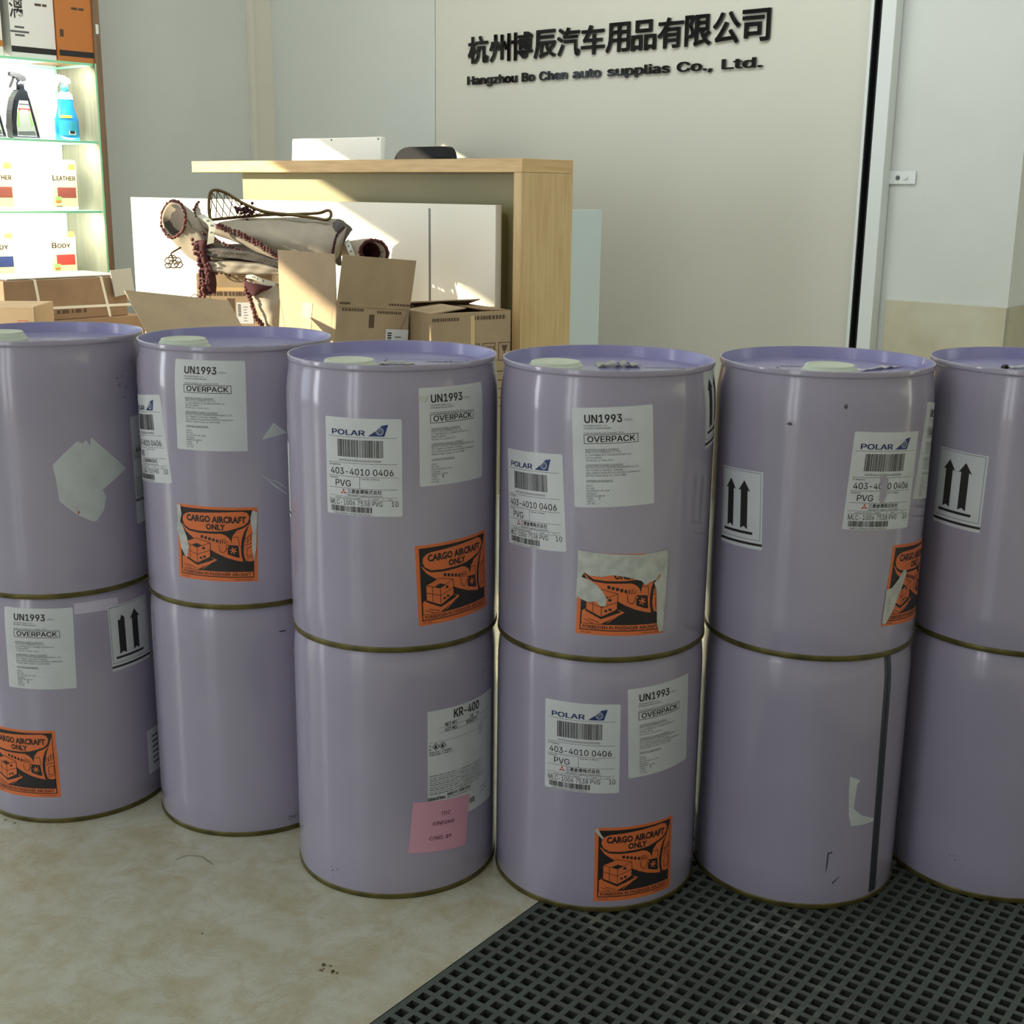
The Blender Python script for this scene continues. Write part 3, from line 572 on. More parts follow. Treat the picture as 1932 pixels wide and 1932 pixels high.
def sticker(name, parent, art, sc, zc, tilt=0.0, label=None):
    """wraps flat artwork round a pail: sc, zc in mm (arc from the side facing -Y, height above the pail's base)"""
    keys = []
    bm = bmesh.new()
    def mi(k):
        if k not in keys: keys.append(k)
        return keys.index(k)
    for pts, k, ly in art.shapes:
        f = bm.faces.new([bm.verts.new((a, b, ly)) for a, b in pts]); f.material_index = mi(k)
    us = [-art.w/2-10+4.0*i for i in range(int((art.w+20)/4)+1)]
    for u in us:
        bmesh.ops.bisect_plane(bm, geom=bm.verts[:]+bm.edges[:]+bm.faces[:], dist=1e-4, plane_co=(u, 0, 0), plane_no=(1, 0, 0))
    if zc+art.h/2 > 310:
        for i in range(12):
            v = 305+i*6-zc
            bmesh.ops.bisect_plane(bm, geom=bm.verts[:]+bm.edges[:]+bm.faces[:], dist=1e-4, plane_co=(0, v, 0), plane_no=(0, 1, 0))
    if art.h > 150 or (abs(tilt) > 0.4 and art.h > 30):
        for i in range(int(art.h/10)+2):
            bmesh.ops.bisect_plane(bm, geom=bm.verts[:]+bm.edges[:]+bm.faces[:], dist=1e-4, plane_co=(0, -art.h/2-2+10.03*i, 0), plane_no=(0, 1, 0))
    for vs, fs, k, ly in art.words:
        V = [bm.verts.new((a, b, ly)) for a, b in vs]
        for f in fs:
            try: q = bm.faces.new([V[i] for i in f]); q.material_index = mi(k)
            except ValueError: pass
    ct, st = math.cos(math.radians(tilt)), math.sin(math.radians(tilt))
    for v in bm.verts:
        a, b, ly = v.co
        s = sc + a*ct - b*st; z = (zc + a*st + b*ct)/1000
        r = prof_r(z) + 0.00012 + 0.00016*ly; ph = s/(RB*1000)
        v.co = (r*math.sin(ph), -r*math.cos(ph), z)
    bm.normal_update()
    for f in bm.faces:
        c = f.calc_center_median()
        if f.normal.x*c.x + f.normal.y*c.y < 0: f.normal_flip()
    me = bpy.data.meshes.new(name); bm.to_mesh(me); bm.free()
    for k in keys: me.materials.append(M[k])
    o = bpy.data.objects.new(name, me); COL.objects.link(o); o.parent = parent
    if label: o['label'] = label
    return o

# ------------------------------------------------------------------ the printed labels
def rounded(u0, v0, u1, v1, r, n=4):
    pts = []
    for cx, cy, a0 in ((u1-r, v0+r, -90), (u1-r, v1-r, 0), (u0+r, v1-r, 90), (u0+r, v0+r, 180)):
        for i in range(n+1):
            a = math.radians(a0+90*i/n); pts.append((cx+r*math.cos(a), cy+r*math.sin(a)))
    return pts
def overpack_art(num='7', torn=None):
    A = Flat(103, 127)
    A.poly(rounded(0, 0, 103, 127, 2), 'paper', 0)
    A.text('UN1993', 16, 18.8, 9.8, width=47, bold=0.028)
    A.text('(18.0L)', 66, 17.5, 2.2, 'grey_ink')
    for t, v, w_ in (('Flammable liquid, n.o.s.', 23.4, 30), ('(Contains Organosilanes)', 26.6, 34), ('Total net quantity per overpack: 18.0L', 33.0, 50)):
        A.text(t, 15, v, 2.0, 'grey_ink', width=w_)
    A.frame(14.6, 34, 83, 45.5, 0.7, 'ink'); A.text('OVERPACK', 19, 43.2, 7.2, width=60, bold=0.022)
    rows = [("SHIPPER'S NAME & ADDRESS", 54, 42, 1), ('SHIN-ETSU CHEMICAL CO.,LTD.', 57.4, 45, 0), ('6-1,OHTEMACHI,2-CHOME,CHIYODA-KU', 60.8, 57, 0), ('TOKYO,JAPAN', 64.2, 20, 0), ('TEL NO. 81-3-3246-5171', 67.6, 35, 0),
            ("CONSIGNEE'S NAME & ADDRESS", 73.6, 47, 1), ('MITSUI PLASTICS TRADING(SHANGHAI)CO.,LTD.', 77, 67, 0), ('15F TOWER A,CENTRAL TOWERS,', 80.4, 47, 0), ('555 LANGAO ROAD,PUTUO DISTRICT,SHANGHAI', 83.8, 68, 0), ('200333 CHINA TEL:86-21-5225-8888', 87.2, 50, 0),
            ('SHIPPING MARKS&NOS.', 93.8, 34, 1), ('OSCO', 100, 8, 0), ('KR-400', 103.3, 10, 0), ('P/O:1509150-15-1130', 106.6, 29, 0), ('Shanghai', 109.9, 12, 0), ('MADE IN JAPAN', 113.2, 23, 0), ('C/NO.', 116.5, 9, 0), ('18KG x', 119.8, 11, 0), ('LOT NO.', 123.1, 11, 0)]
    for t, v, w_, ul in rows:
        A.text(t, 16, v, 2.1, 'grey_ink', width=w_, bold=0.004)
        if ul: A.line(16, v+0.6, 16+w_, v+0.6, 0.35, 'grey_ink')
    A.text(num, 31, 117.4, 3.6)
    if torn == 'fold':
        A.poly([(-0.5,9),(8,12),(13,9),(9,18),(-0.5,16)], 'torn', 3)
    return A
def barcode(A, u0, u1, v0, v1, seed):
    rnd = random.Random(seed); u = u0
    while u < u1-0.6:
        w_ = rnd.choice((0.45, 0.45, 0.9, 0.9, 1.35)); A.rect(u, v0, min(u+w_, u1), v1, 'ink'); u += w_ + rnd.choice((0.45, 0.45, 0.9, 0.9))
def airwaybill_art(torn=False):
    A = Flat(103, 127)
    A.poly(rounded(0, 0, 103, 127, 2.5), 'paper', 0)
    A.text('POLAR', 10, 22, 6.6, 'blue_ink', width=46, bold=0.035)
    A.poly([(60,22.5),(70,15.5),(78,8.5),(86,7.2),(81,22.5)], 'blue_ink')
    n = 18
    A.path([(75+4.6*math.cos(2*PI*i/n), 15.8+4.6*math.sin(2*PI*i/n)) for i in range(n)], 0.7, 'paper', 2, True)
    A.path([(75+3.4*math.cos(2*PI*i/n), 15.8+3.4*math.sin(2*PI*i/n)) for i in range(n)], 0.35, 'paper', 2, True)
    A.text('P', 73.4, 18.2, 4.6, 'paper', bold=0.02, layer=3)
    A.line(4, 24.6, 97, 24.6, 0.4, 'ink')
    barcode(A, 18, 79, 28, 50.5, 3); A.text('4034010040600000', 20, 56.2, 2.7, width=56)
    A.line(4, 58.6, 97, 58.6, 0.4, 'ink'); A.text('Air Waybill No.', 5, 62.2, 2.0, 'ink', width=17)
    A.text('403-4010 0406', 7, 73.6, 8.2, width=85, bold=0.004)
    A.line(4, 76, 97, 76, 0.4, 'ink'); A.text('Destination', 5, 79.4, 1.9, 'ink', width=13); A.text('Total No. of Pieces', 49.5, 79.4, 1.9, 'ink', width=25)
    A.text('PVG', 14, 89.2, 8.2, width=22, bold=0.004); A.line(48, 76, 48, 91.4, 0.4, 'ink'); A.line(4, 91.6, 97, 91.6, 0.4, 'ink')
    cx, cy, q = 25.4, 96.8, 2.7
    for a in (-90, 30, 150):
        ca, sa = math.cos(math.radians(a)), math.sin(math.radians(a))
        P = [(0,0),(q*0.87,q*0.5),(q*1.74,0),(q*0.87,-q*0.5)]
        A.poly([(cx+x*ca-y*sa, cy+x*sa+y*ca) for x, y in P], 'red_ink')
    A.text('\u4e09\u83f1\u5009\u5eab\u682a\u5f0f\u4f1a\u793e', 31, 97.6, 4.3, width=46, bold=0.012)
    A.text('Mitsubishi Logistics Corporation', 31, 101.4, 2.1, width=47, bold=0.012)
    A.line(4, 102.4, 97, 102.4, 0.35, 'ink'); A.text('HOUSE AIR WAYBILL NUMBER', 14, 105.4, 1.6, width=36)
    A.text('DEST', 66, 105.4, 1.6, width=7); A.text('PCS', 85, 105.4, 1.6, width=5); A.line(60, 102.4, 60, 106, 0.35, 'ink'); A.line(78, 102.4, 78, 106, 0.35, 'ink')
    A.line(4, 106.2, 97, 106.2, 0.35, 'ink')
    A.text('MLC-1006 7538 PVG', 5.5, 113.8, 6.4, width=72); A.text('10', 89, 113.8, 6.4, width=9)
    barcode(A, 7, 64, 115.4, 123, 9); A.text('+MLC10067538+00010+', 9, 126.2, 2.0, width=54)
    if torn:
        A.poly([(43,57),(50,56),(55,60),(56,76),(53,90),(49,91),(45,88),(46,74),(44,66)], 'lav', 3)
    return A
def arrows_art(torn=False):
    A = Flat(77, 104)
    A.rect(0, 0, 77, 104, 'paper', 0)
    A.frame(2, 2, 74, 92, 0.5, 'ink'); A.rect(0, 96, 77, 99.4, 'ink'); A.rect(8, 82, 62, 85.6, 'ink')
    for cx, cut in ((21, torn), (47, False)):
        P = [(cx,14),(cx+10.5,28.5),(cx+6,27),(cx+6,79),(cx,75.5),(cx-6,79),(cx-6,27),(cx-10.5,28.5)]
        if cut: P = [(cx+1,17),(cx+6,22),(cx+6,79),(cx,75.5),(cx-6,79),(cx-6,24),(cx-2,24)]
        A.poly(P, 'ink')
    if torn: A.path([(14,19),(22,16),(30,14)], 0.8, 'torn', 2)
    return A
def cargo_art(tears=()):
    A = Flat(119, 110); o = 'orange'
    A.rect(0, 0, 119, 110, o, 0); A.rect(5, 4, 114, 104, 'ink', 1)
    A.rect(6.4, 95.4, 112.6, 102.6, o, 2)
    A.text('FORBIDDEN IN PASSENGER AIRCRAFT', 9, 101.4, 4.6, width=101, bold=0.022, humanist=True, layer=3)
    A.text('CAO LABEL', 6, 107.8, 2.0, width=14, bold=0.02); A.text('TO REORDER LABELS', 86, 107.8, 1.7, width=26, bold=0.02)
    A.poly([(9,23),(10,17),(15,12.5),(22,10.5),(60,8),(98,6),(105,8),(108,14),(106,21),(100,27),(88,31),(76,34.5),(60,36),(36,36.5),(20,35),(12,30)], o, 2)
    A.text('CARGO AIRCRAFT', 16, 22.5, 8.8, width=87, bold=0.046, humanist=True, layer=3); A.text('ONLY', 46, 33.2, 8.0, width=28, bold=0.046, humanist=True, layer=3)
    # fuselage under the name panel
    A.poly([(6.5,28),(10,30),(13,34),(20,38),(36,39.6),(58,39.4),(68,39),(74,41),(79,45),(82,50),(84,42),(90,34),(101,29.5),(108,24),(101,34),(97,46),(95.5,58),(96,70),(98.5,80),(90,78.4),(76,74.5),(62,68.5),(48,61),(30,50.5),(14,39)], o, 2)
    for i in range(6):
        u = 38+i*5.6; v = 42.5+i*1.3
        A.rect(u, v, u+3.8, v+4.2, 'ink', 3)
    A.poly([(77,55),(92,56),(94,74),(90,73.6),(77,69)], 'ink', 3)
    A.path([(82,52),(83,44),(92,43.4),(93.5,56)], 0.8, 'ink', 3)
    for a in range(0, 360, 60):
        A.line(85, 63.5, 85+5*math.cos(math.radians(a+15)), 63.5+5*math.sin(math.radians(a+15)), 1.5, o, 4)
    # cockpit section
    A.poly([(113,10),(113,79),(108,80),(101.5,78),(99.5,66),(100,52),(103,38),(108,24)], o, 2)
    for c in ((103.5,44),(107.5,41),(111,38)):
        A.path([(c[0]-1.4,c[1]+9),(c[0]-1.8,c[1]+3),(c[0]-1,c[1]),(c[0]+1,c[1]),(c[0]+1.6,c[1]+4),(c[0]+1.2,c[1]+9)], 0.7, 'ink', 3)
    A.line(100.5, 56, 112.6, 52, 0.9, 'ink', 3); A.path([(104,60),(112.4,57),(112.4,70),(104,72.5)], 0.8, 'ink', 3, True); A.line(100.5, 77, 112.8, 72.5, 0.7, 'ink', 3)
    # stopping hand
    A.poly([(65,56),(66,53.4),(69,54),(73.6,53.6),(75.4,57),(75,62),(72,66.4),(68,66),(65.4,62)], o, 4)
    A.path([(65,56),(65.4,62),(68,66),(72,66.4),(75,62),(75.4,57)], 0.8, 'ink', 5)
    for a, b in (((66,55),(64.4,48.6)),((68.6,54),(68.4,46.4)),((71.2,54),(72.4,46.8)),((73.8,55),(76.4,49.6)),((75,60),(78.6,57))):
        A.line(*a, *b, 3.0, 'ink', 3); A.line(*a, *b, 1.9, o, 5)
    # stacked cartons on a pallet
    A.poly([(7,78),(12,75),(32,85.6),(54,75),(61,77.5),(61,79),(32,94.6),(7,94.6)], o, 2)
    A.poly([(11,77.5),(32,88),(58,77.6),(50,74),(32,80),(12,73)], 'ink', 3)
    A.poly([(12,55),(30,47.5),(52,53),(52,74),(32,85),(12,75.6)], o, 4)
    L = lambda *p: A.path(list(p), 0.75, 'ink', 5)
    L((12,55),(30,47.5),(52,53),(52,74),(32,85),(12,75.6),(12,55)); L((12,55),(32,61.5),(52,53)); L((32,61.5),(32,85)); L((12,65),(32,72),(52,64)); L((21,58),(21,79))
    A.poly([(32,61.5),(40,58),(32,55),(24,58)], 'ink', 5); A.rect(40, 60, 44, 63.5, 'ink', 5); A.rect(36, 75, 39.5, 78, 'ink', 5); A.rect(41, 73, 45, 76, 'ink', 5)
    L((15,88),(30,92.5)); L((10,89),(22,94)); A.line(40, 93, 52, 84, 0.8, o, 2)
    for t in tears: A.poly(t, 'torn', 6)
    return A
def product_art():
    A = Flat(128, 166)
    def at(u, v): return u+64, 83-v      # measured from the middle, v up
    A.rect(0, 0, 128, 166, 'paper', 0)
    def T(t, u, v, cap, w_, **k): a, b = at(u, v); A.text(t, a, b, cap, width=w_, **k)
    def Ln(u0, v0, u1, v1, t=0.35): a, b = at(u0, v0); c, d_ = at(u1, v1); A.line(a, b, c, d_, t, 'ink')
    T('KR-400', -24, 67, 12, 49, bold=0.035); T('NET WT.', -38, 58, 4.6, 20, bold=0.035); T('18', 6, 58.5, 4.4, 6, bold=0.03); T('kg', 20, 60, 3, 4)
    T('LOT NO.', -38, 50.5, 4.6, 20, bold=0.035); T('506271', -2, 51.5, 5, 23, bold=0.03)
    Ln(-48, 57, 53, 57); Ln(-48, 49.5, 53, 49.5); Ln(-62, 37, 20, 37)
    for i in range(5): T('2015 06', 24, 40-i*3, 1.8, 9); 
    T('18L / UN1993', 30, 44, 1.8, 22)
    for cx in (-52, -42):
        a, b = at(cx, 30.5)
        A.path([(a,b-5),(a+5,b),(a,b+5),(a-5,b)], 0.8, 'ink', 2, True)
        A.poly([(a-1.8,b+2.4),(a-2,b-0.2),(a-0.4,b-3),(a+1.4,b-0.4),(a+1.8,b+2.4)], 'ink', 2)
    T('\u5371', -62, 31, 2.6, 3); T('\u967a', -62, 26, 2.6, 3)
    T('\u53d6\u6271\u6ce8\u610f\u30fb\u706b\u6c17\u53b3\u7981', -62, 21.5, 2.0, 34); T('\u5bb9\u5668\u3092\u5bc6\u9589\u3057\u3066\u4fdd\u7ba1\u3059\u308b\u3053\u3068', -62, 18, 2.0, 42)
    rnd = random.Random(5)
    txt = ['\u5bb9\u5668\u3092\u5bc6\u9589\u3057\u6362\u6c17\u306e\u826f\u3044\u5834\u6240\u306b\u4fdd\u7ba1\u3059\u308b\u3053\u3068 \u706b\u6c17\u53b3\u7981 \u76ae\u819a\u306b\u4ed8\u3044\u305f\u5834\u5408\u306f\u6c34\u3067\u6d17\u3046\u3053\u3068', 'Keep away from heat and flames. Keep container tightly closed in a well ventilated place']
    for i in range(9):
        T(txt[i % 2], -62, -13-i*3.4, 1.7, 110 - rnd.random()*22)
    T('ShinEtsu', -64, -48.5, 4.6, 26, bold=0.045); T('\u4fe1\u8d8a\u5316\u5b66\u5de5\u696d\u682a\u5f0f\u4f1a\u793e', -35, -46, 3.6, 42, bold=0.012); T('Shin-Etsu Chemical Co.,Ltd.', -35, -50, 2.2, 42, bold=0.01)
    a, b = at(5, -63); barcode(A, a, a+12, b, b+8, 4)
    T('KR-400 18kg', 30, -56, 2, 16); T('MADE IN JAPAN', 30, -62, 1.8, 18)
    return A
def pink_art():
    A = Flat(90, 76); A.rect(0, 0, 90, 76, 'pink', 0)
    A.text('TGZ', 42, 22, 5.4, 'pinkink', width=15, bold=0.006); A.text('XINFENG', 30, 36, 5.2, 'pinkink', width=35, bold=0.006); A.text('C/NO. 89', 28, 58, 5.4, 'pinkink', width=34, bold=0.006)
    return A
def shape_art(pts, k):          # one bare patch, pts in (arc, height) mm relative to the patch's own middle
    us = [p[0] for p in pts]; vs = [p[1] for p in pts]
    cu, cv = (min(us)+max(us))/2, (min(vs)+max(vs))/2
    A = Flat(max(us)-min(us)+2, max(vs)-min(vs)+2)
    A.shapes.append(([(a-cu, b-cv) for a, b in pts], k, 0))
    return A, cu, cv

# ------------------------------------------------------------------ the pails
PAIL_H, PITCH_Z = 0.3802, 0.3623
XY = {1: (-0.7087, 1.9479), 2: (-0.4144, 1.9117), 3: (-0.1646, 1.7414), 4: (0.1267, 1.7145), 5: (0.4209, 1.7289), 6: (0.7160, 1.7502)}
SEG = 128
def body_mesh():
    mb = MB('lav')
    pr = [(0.0, 0.020), (0.141, 0.020), (0.1422, 0.004)] + PROF + [(0.1398,0.3718),(0.1406,0.3724),(0.1413,0.3732),(0.1414,0.3745),(0.1414,0.3790),(0.1410,0.3800),(0.1400,0.3802),(0.1394,0.3799),(0.1392,0.3793)]
    pr[0] = (0.002, 0.020)
    R = mb.lathe(pr, SEG); mb.cap(R[0], None, True)
    o = mb.build('pail_shell'); return o
def ring_mesh():
    mb = MB('olive'); mb.lathe([(0.1424,0.0),(0.1446,0.0002),(0.1450,0.0012),(0.1450,0.0064),(0.1447,0.0074),(0.1440,0.0078),(0.1428,0.0074),(0.1422,0.004)], SEG, closed=True)
    return mb.build('base_ring')
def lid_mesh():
    mb = MB('lid')  # inner rim wall takes the same painted sky tint
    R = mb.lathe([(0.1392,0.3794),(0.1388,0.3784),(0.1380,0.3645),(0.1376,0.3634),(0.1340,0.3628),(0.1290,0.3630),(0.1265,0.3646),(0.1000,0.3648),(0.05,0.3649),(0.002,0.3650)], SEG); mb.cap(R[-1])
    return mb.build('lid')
def cap_mesh():
    mb = MB('cap')
    R = mb.lathe([(0.0385,0.3650),(0.0385,0.3690),(0.0372,0.3700),(0.0352,0.3706),(0.0350,0.3748),(0.0342,0.3756),(0.0325,0.3758),(0.0322,0.3790),(0.0314,0.3797),(0.0270,0.3797),(0.0262,0.3788),(0.020,0.3786),(0.002,0.3786)], 48); mb.cap(R[-1])
    return mb.build('spout_cap')
proto = None
def pail(label, stack, level, cap=None):
    global proto
    t = thing('steel_pail', label, 'pail', (XY[stack][0], XY[stack][1], PITCH_Z if level else 0.0), 0, 'lavender steel pails')
    if proto is None:
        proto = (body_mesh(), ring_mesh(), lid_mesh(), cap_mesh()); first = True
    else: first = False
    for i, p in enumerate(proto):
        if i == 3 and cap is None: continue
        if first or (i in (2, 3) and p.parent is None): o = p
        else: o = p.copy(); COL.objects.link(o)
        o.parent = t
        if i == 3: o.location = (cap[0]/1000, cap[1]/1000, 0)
    return t
def mark(parent, pts, k, name, label=None):
    A, cu, cv = shape_art(pts, k); return sticker(name, parent, A, cu, cv, 0, label)
def marks(parent, name, polys, k, label=None):
    if len(polys) < 4:
        for p_ in polys: o = mark(parent, p_, k, name.rstrip('s') if name != 'scuff_marks' else 'scuff_mark', label)
        return o
    us = [p[0] for q in polys for p in q]; vs = [p[1] for q in polys for p in q]
    cu, cv = (min(us)+max(us))/2, (min(vs)+max(vs))/2
    A = Flat(max(us)-min(us)+2, max(vs)-min(vs)+2)
    for q in polys: A.shapes.append(([(a-cu, b-cv) for a, b in q], k, 0))
    return sticker(name, parent, A, cu, cv, 0, label)
def scribble(cu, cv, n, du, dv, seed):
    rnd = random.Random(seed); P = []
    for _ in range(n):
        a, b = cu+rnd.uniform(-du, du), cv+rnd.uniform(-dv, dv); l = rnd.uniform(2, 6); g_ = rnd.uniform(-1.2, 1.2); t = rnd.uniform(0.5, 1.1)
        P.append([(a, b), (a+l*math.cos(g_), b+l*math.sin(g_)), (a+l*math.cos(g_)+t, b+l*math.sin(g_)-t), (a+t, b-t)])
    return P
UZ = PITCH_Z*1000
u1 = pail('lavender steel pail with a bare white patch where a diamond sticker was peeled off', 1, 1, (-64.2, -12))
l1 = pail('lavender steel pail on the floor under the pail with the bare white diamond patch', 1, 0)
u2 = pail('lavender steel pail with an overpack label above a frayed orange cargo aircraft label', 2, 1, (-68.4, -35))
l2 = pail('unlabelled plain lavender steel pail standing on the beige tiles', 2, 0)
u3 = pail('lavender steel pail with an intact orange cargo label, above the pail with the pink note', 3, 1, (-48.7, -80))
l3 = pail('lavender steel pail with a pink paper note and white product label on its side', 3, 0)
u4 = pail('lavender steel pail whose orange cargo label is half torn away in white shreds', 4, 1, (-71.9, -46))
l4 = pail('lavender steel pail half on the grid mat with an orange cargo label low down', 4, 0)
u5 = pail('lavender steel pail with up arrows, a waybill and a partly peeled orange label', 5, 1, (-8.9, -60))
l5 = pail('lavender steel pail with a dark vertical weld seam and no labels, on the grid mat', 5, 0)
u6 = pail('lavender steel pail with only a double up arrow label, cut off by the right edge', 6, 1)
l6 = pail('bare lavender steel pail on the grid mat, lower one cut off by the right edge', 6, 0)

# stack 1
patch = [(101.7,600.9),(117.5,584.9),(158.2,545.3),(114.2,520.6),(119.6,507.9),(114.5,489.6),(102.4,474.8),(96.4,474.6),(73.5,488.3),(51,510.3),(48.2,546.6),(45.2,564.1),(67,584.6),(80.9,596.1),(89.6,592.9),(94.4,597),(100,588)]
mark(u1, [(a, b-UZ) for a, b in patch], 'residue', 'peeled_patch', 'white adhesive residue of a peeled diamond sticker')
marks(u1, 'ink_marks', [[(68,502-UZ),(76,497-UZ),(76,496-UZ),(68,501-UZ)],[(72,489-UZ),(77,494-UZ),(80,491-UZ),(76,488-UZ)]], 'red_ink', 'small red scraps left on the residue')
sticker('product_label', u1, product_art(), 239, 539-UZ, 1)
marks(u1, 'black_print', scribble(158, 668-UZ, 9, 8, 18, 3), 'ink')
sticker('overpack_label', l1, overpack_art('4'), 5.4, 284.3, -1.2)
sticker('arrow_label', l1, arrows_art(True), 148.7, 287.0, 1.0)
sticker('cargo_label', l1, cargo_art(), -39.2, 98, 0.8)
A = Flat(90, 74); A.rect(0, 0, 90, 74, 'paper', 0)
for i in range(6): A.rect(12, 12+i*9, 12+random.randint(30, 60), 15+i*9, 'grey_ink')
sticker('shipping_label', l1, A, 213, 79, 0)
marks(l1, 'tape_mark', [[(60,352),(100,352),(128,350),(128,334),(60,336)]], 'gluemark')
# stack 2
sticker('overpack_label', u2, overpack_art('7'), -9.3, 660-UZ, -0.6)
sticker('waybill_label', u2, airwaybill_art(), -133.9, 602-UZ, 7.0)
sticker('cargo_label', u2, cargo_art([[(0,2),(6,0),(8,16),(5,26),(10,34),(16,48),(19,62),(15,80),(11,74),(6,66),(2,48),(-1,40),(1,22)], [(112,4),(119,8),(118,34),(117,60),(114,80),(111,60),(112,36),(109,16)]]), -9.3, 460.6-UZ, -1.6)
mark(u2, [(79.5,634.3-UZ),(61.4,611.2-UZ),(100.1,617.7-UZ)], 'residue', 'torn_scrap', 'white triangular paper scrap')
marks(u2, 'scratch', [[(57,564-UZ),(78,545-UZ),(97,529-UZ),(97,527-UZ),(77,543-UZ)],[(66,556-UZ),(84,548-UZ),(98,536-UZ),(98,535-UZ),(83,547-UZ)]], 'residue')
marks(l2, 'black_print', [[(77.8,323.8),(87.8,323.6),(87.8,321.8),(77.8,322)]], 'ink'); marks(l2, 'black_print', scribble(88, 21, 12, 9, 2, 8), 'ink')
marks(l2, 'dirt_marks', scribble(-5, 322, 9, 26, 6, 12), 'dirt')
# stack 3
sticker('waybill_label', u3, airwaybill_art(), -27.5, 611.5-UZ, 0)
sticker('overpack_label', u3, overpack_art('8', 'fold'), 97.9, 650.1-UZ, 0.2)
sticker('cargo_label', u3, cargo_art(), 101.4, 455-UZ, 2.4)
sticker('arrow_label', u3, arrows_art(), -217, 572-UZ, 0)
sticker('product_label', l3, product_art(), 119.5, 192, 0)
sticker('pink_note', l3, pink_art(), 76, 103, -5.5, 'pink paper note taped over the foot of the product label').location.y = -0.0006
marks(l3, 'black_print', scribble(158, 318, 8, 8, 16, 21), 'ink'); marks(l3, 'scuff_marks', scribble(-90, 22, 5, 14, 14, 33), 'scuff')
# stack 4
sticker('waybill_label', u4, airwaybill_art(), -113.6, 568.2-UZ, 3.8)
sticker('overpack_label', u4, overpack_art('7'), -0.4, 634.8-UZ, 3.3)
sticker('cargo_label', u4, cargo_art([[(-2,-2),(30,0),(80,1),(117,-3),(119,6),(114,30),(108,28),(103,36),(95,38),(88,42),(82,36),(72,33),(60,30),(44,28),(30,31),(14,30),(8,27),(4,33),(14,36),(24,42),(32,50),(38,60),(37,70),(30,70),(24,64),(14,66),(6,63),(-2,60),(-1,30)], [(112,10),(119,6),(119,60),(118,106),(112,108),(108,96),(106,70),(104,48),(100,40),(108,32)]]), 17.8, 454.4-UZ, -1.4)
sticker('arrow_label', u4, arrows_art(), 181, 688-UZ, 5.5)
sticker('waybill_label', l4, airwaybill_art(), -31.5, 240.4, 0.8)
sticker('overpack_label', l4, overpack_art('2'), 82, 263.2, 2.4)
sticker('cargo_label', l4, cargo_art([[(0,2),(4,0),(8,9),(12,14),(10,16),(6,12),(1,6)]]), 50, 72, 0.3)
# stack 5
sticker('arrow_label', u5, arrows_art(), -142, 553.3-UZ, 2.6)
sticker('waybill_label', u5, airwaybill_art(True), 55.5, 602.8-UZ, -3.2)
sticker('overpack_label', u5, overpack_art('5'), 171, 628-UZ, -9)
sticker('cargo_label', u5, cargo_art([[(0,106),(-1,60),(8,58),(20,46),(28,34),(36,37),(33,50),(26,66),(18,86),(6,108)]]), 132.5, 456.3-UZ, -5)
marks(u5, 'dark_marks', [[(-78,674-UZ),(-73,677-UZ),(-70,673-UZ),(-74,672-UZ)],[(-9,700-UZ),(-5,704-UZ),(-3,699-UZ),(-6,696-UZ)]], 'scuff')
marks(l5, 'weld_seam', [[(82.5,368),(97.0,368),(97.3,359.5),(104.7,4.5),(89.2,4.5),(83,362)]], 'seam', 'dark bare weld seam')
marks(l5, 'seam_line', [[(89.6,366),(90.6,366),(97.5,6),(96.5,6)]], 'ink').location = (0.0003, -0.0003, 0)
mark(l5, [(39.1,196.8),(55.8,188.7),(51.2,183),(48.7,148.2),(62,136),(87,125.2),(85.7,121.6),(66,121),(46.9,122.2),(41.9,138.7),(38.8,178.2)], 'residue', 'peeled_patch', 'white paper residue in an L shape')
marks(l5, 'scuff_marks', [[(15,86),(22,87),(22,84),(17.5,84),(16.5,64),(14.6,52),(14.2,66)],[(24,39),(34,48),(34.6,46.6),(26,37)],[(105,18),(110,24),(111,23),(106,16)]], 'scuff')
# stack 6
sticker('arrow_label', u6, arrows_art(), -143.2, 576.2-UZ, -1)
marks(l6, 'scuff_marks', scribble(-96, 52, 4, 6, 4, 40), 'scuff')

# print and scraps on the lids
def lid_print(parent, cu, cv, lines, box=None):
    mb = MB('ink'); z = 0.36530
    def seg(a, b, t):
        a, b = Vector((*a, 0)), Vector((*b, 0)); n = (b-a).normalized().cross(Vector((0,0,1)))*t/2
        mb.face([(*(a+n).xy, z), (*(b+n).xy, z), (*(b-n).xy, z), (*(a-n).xy, z)])
    rnd = random.Random(int(cu*1000)+3)
    for i in range(lines):
        x = cu
        for _ in range(9):
            l = rnd.uniform(0.002, 0.007); seg((x, cv+0.009*i), (x+l, cv+0.009*i+rnd.uniform(-0.001, 0.001)), 0.003); x += l+0.002
    if box:
        x0_, y0_, x1_, y1_ = box
        for a, b in (((x0_,y0_),(x1_,y0_)),((x1_,y0_),(x1_,y1_)),((x1_,y1_),(x0_,y1_)),((x0_,y1_),(x0_,y0_))): seg(a, b, 0.0012)
    o = mb.build('lid_print', parent, norm=False); return o
lid_print(u3, 0.045, 0.012, 2, (-0.012, -0.024, 0.100, 0.040)); lid_print(u2, 0.010, -0.006, 1); lid_print(u4, 0.050, 0.008, 1); lid_print(u5, -0.056, 0.028, 1, (-0.062, -0.030, 0.0, 0.020)); lid_print(u1, -0.015, 0.002, 1); lid_print(u6, -0.085, 0.012, 1)
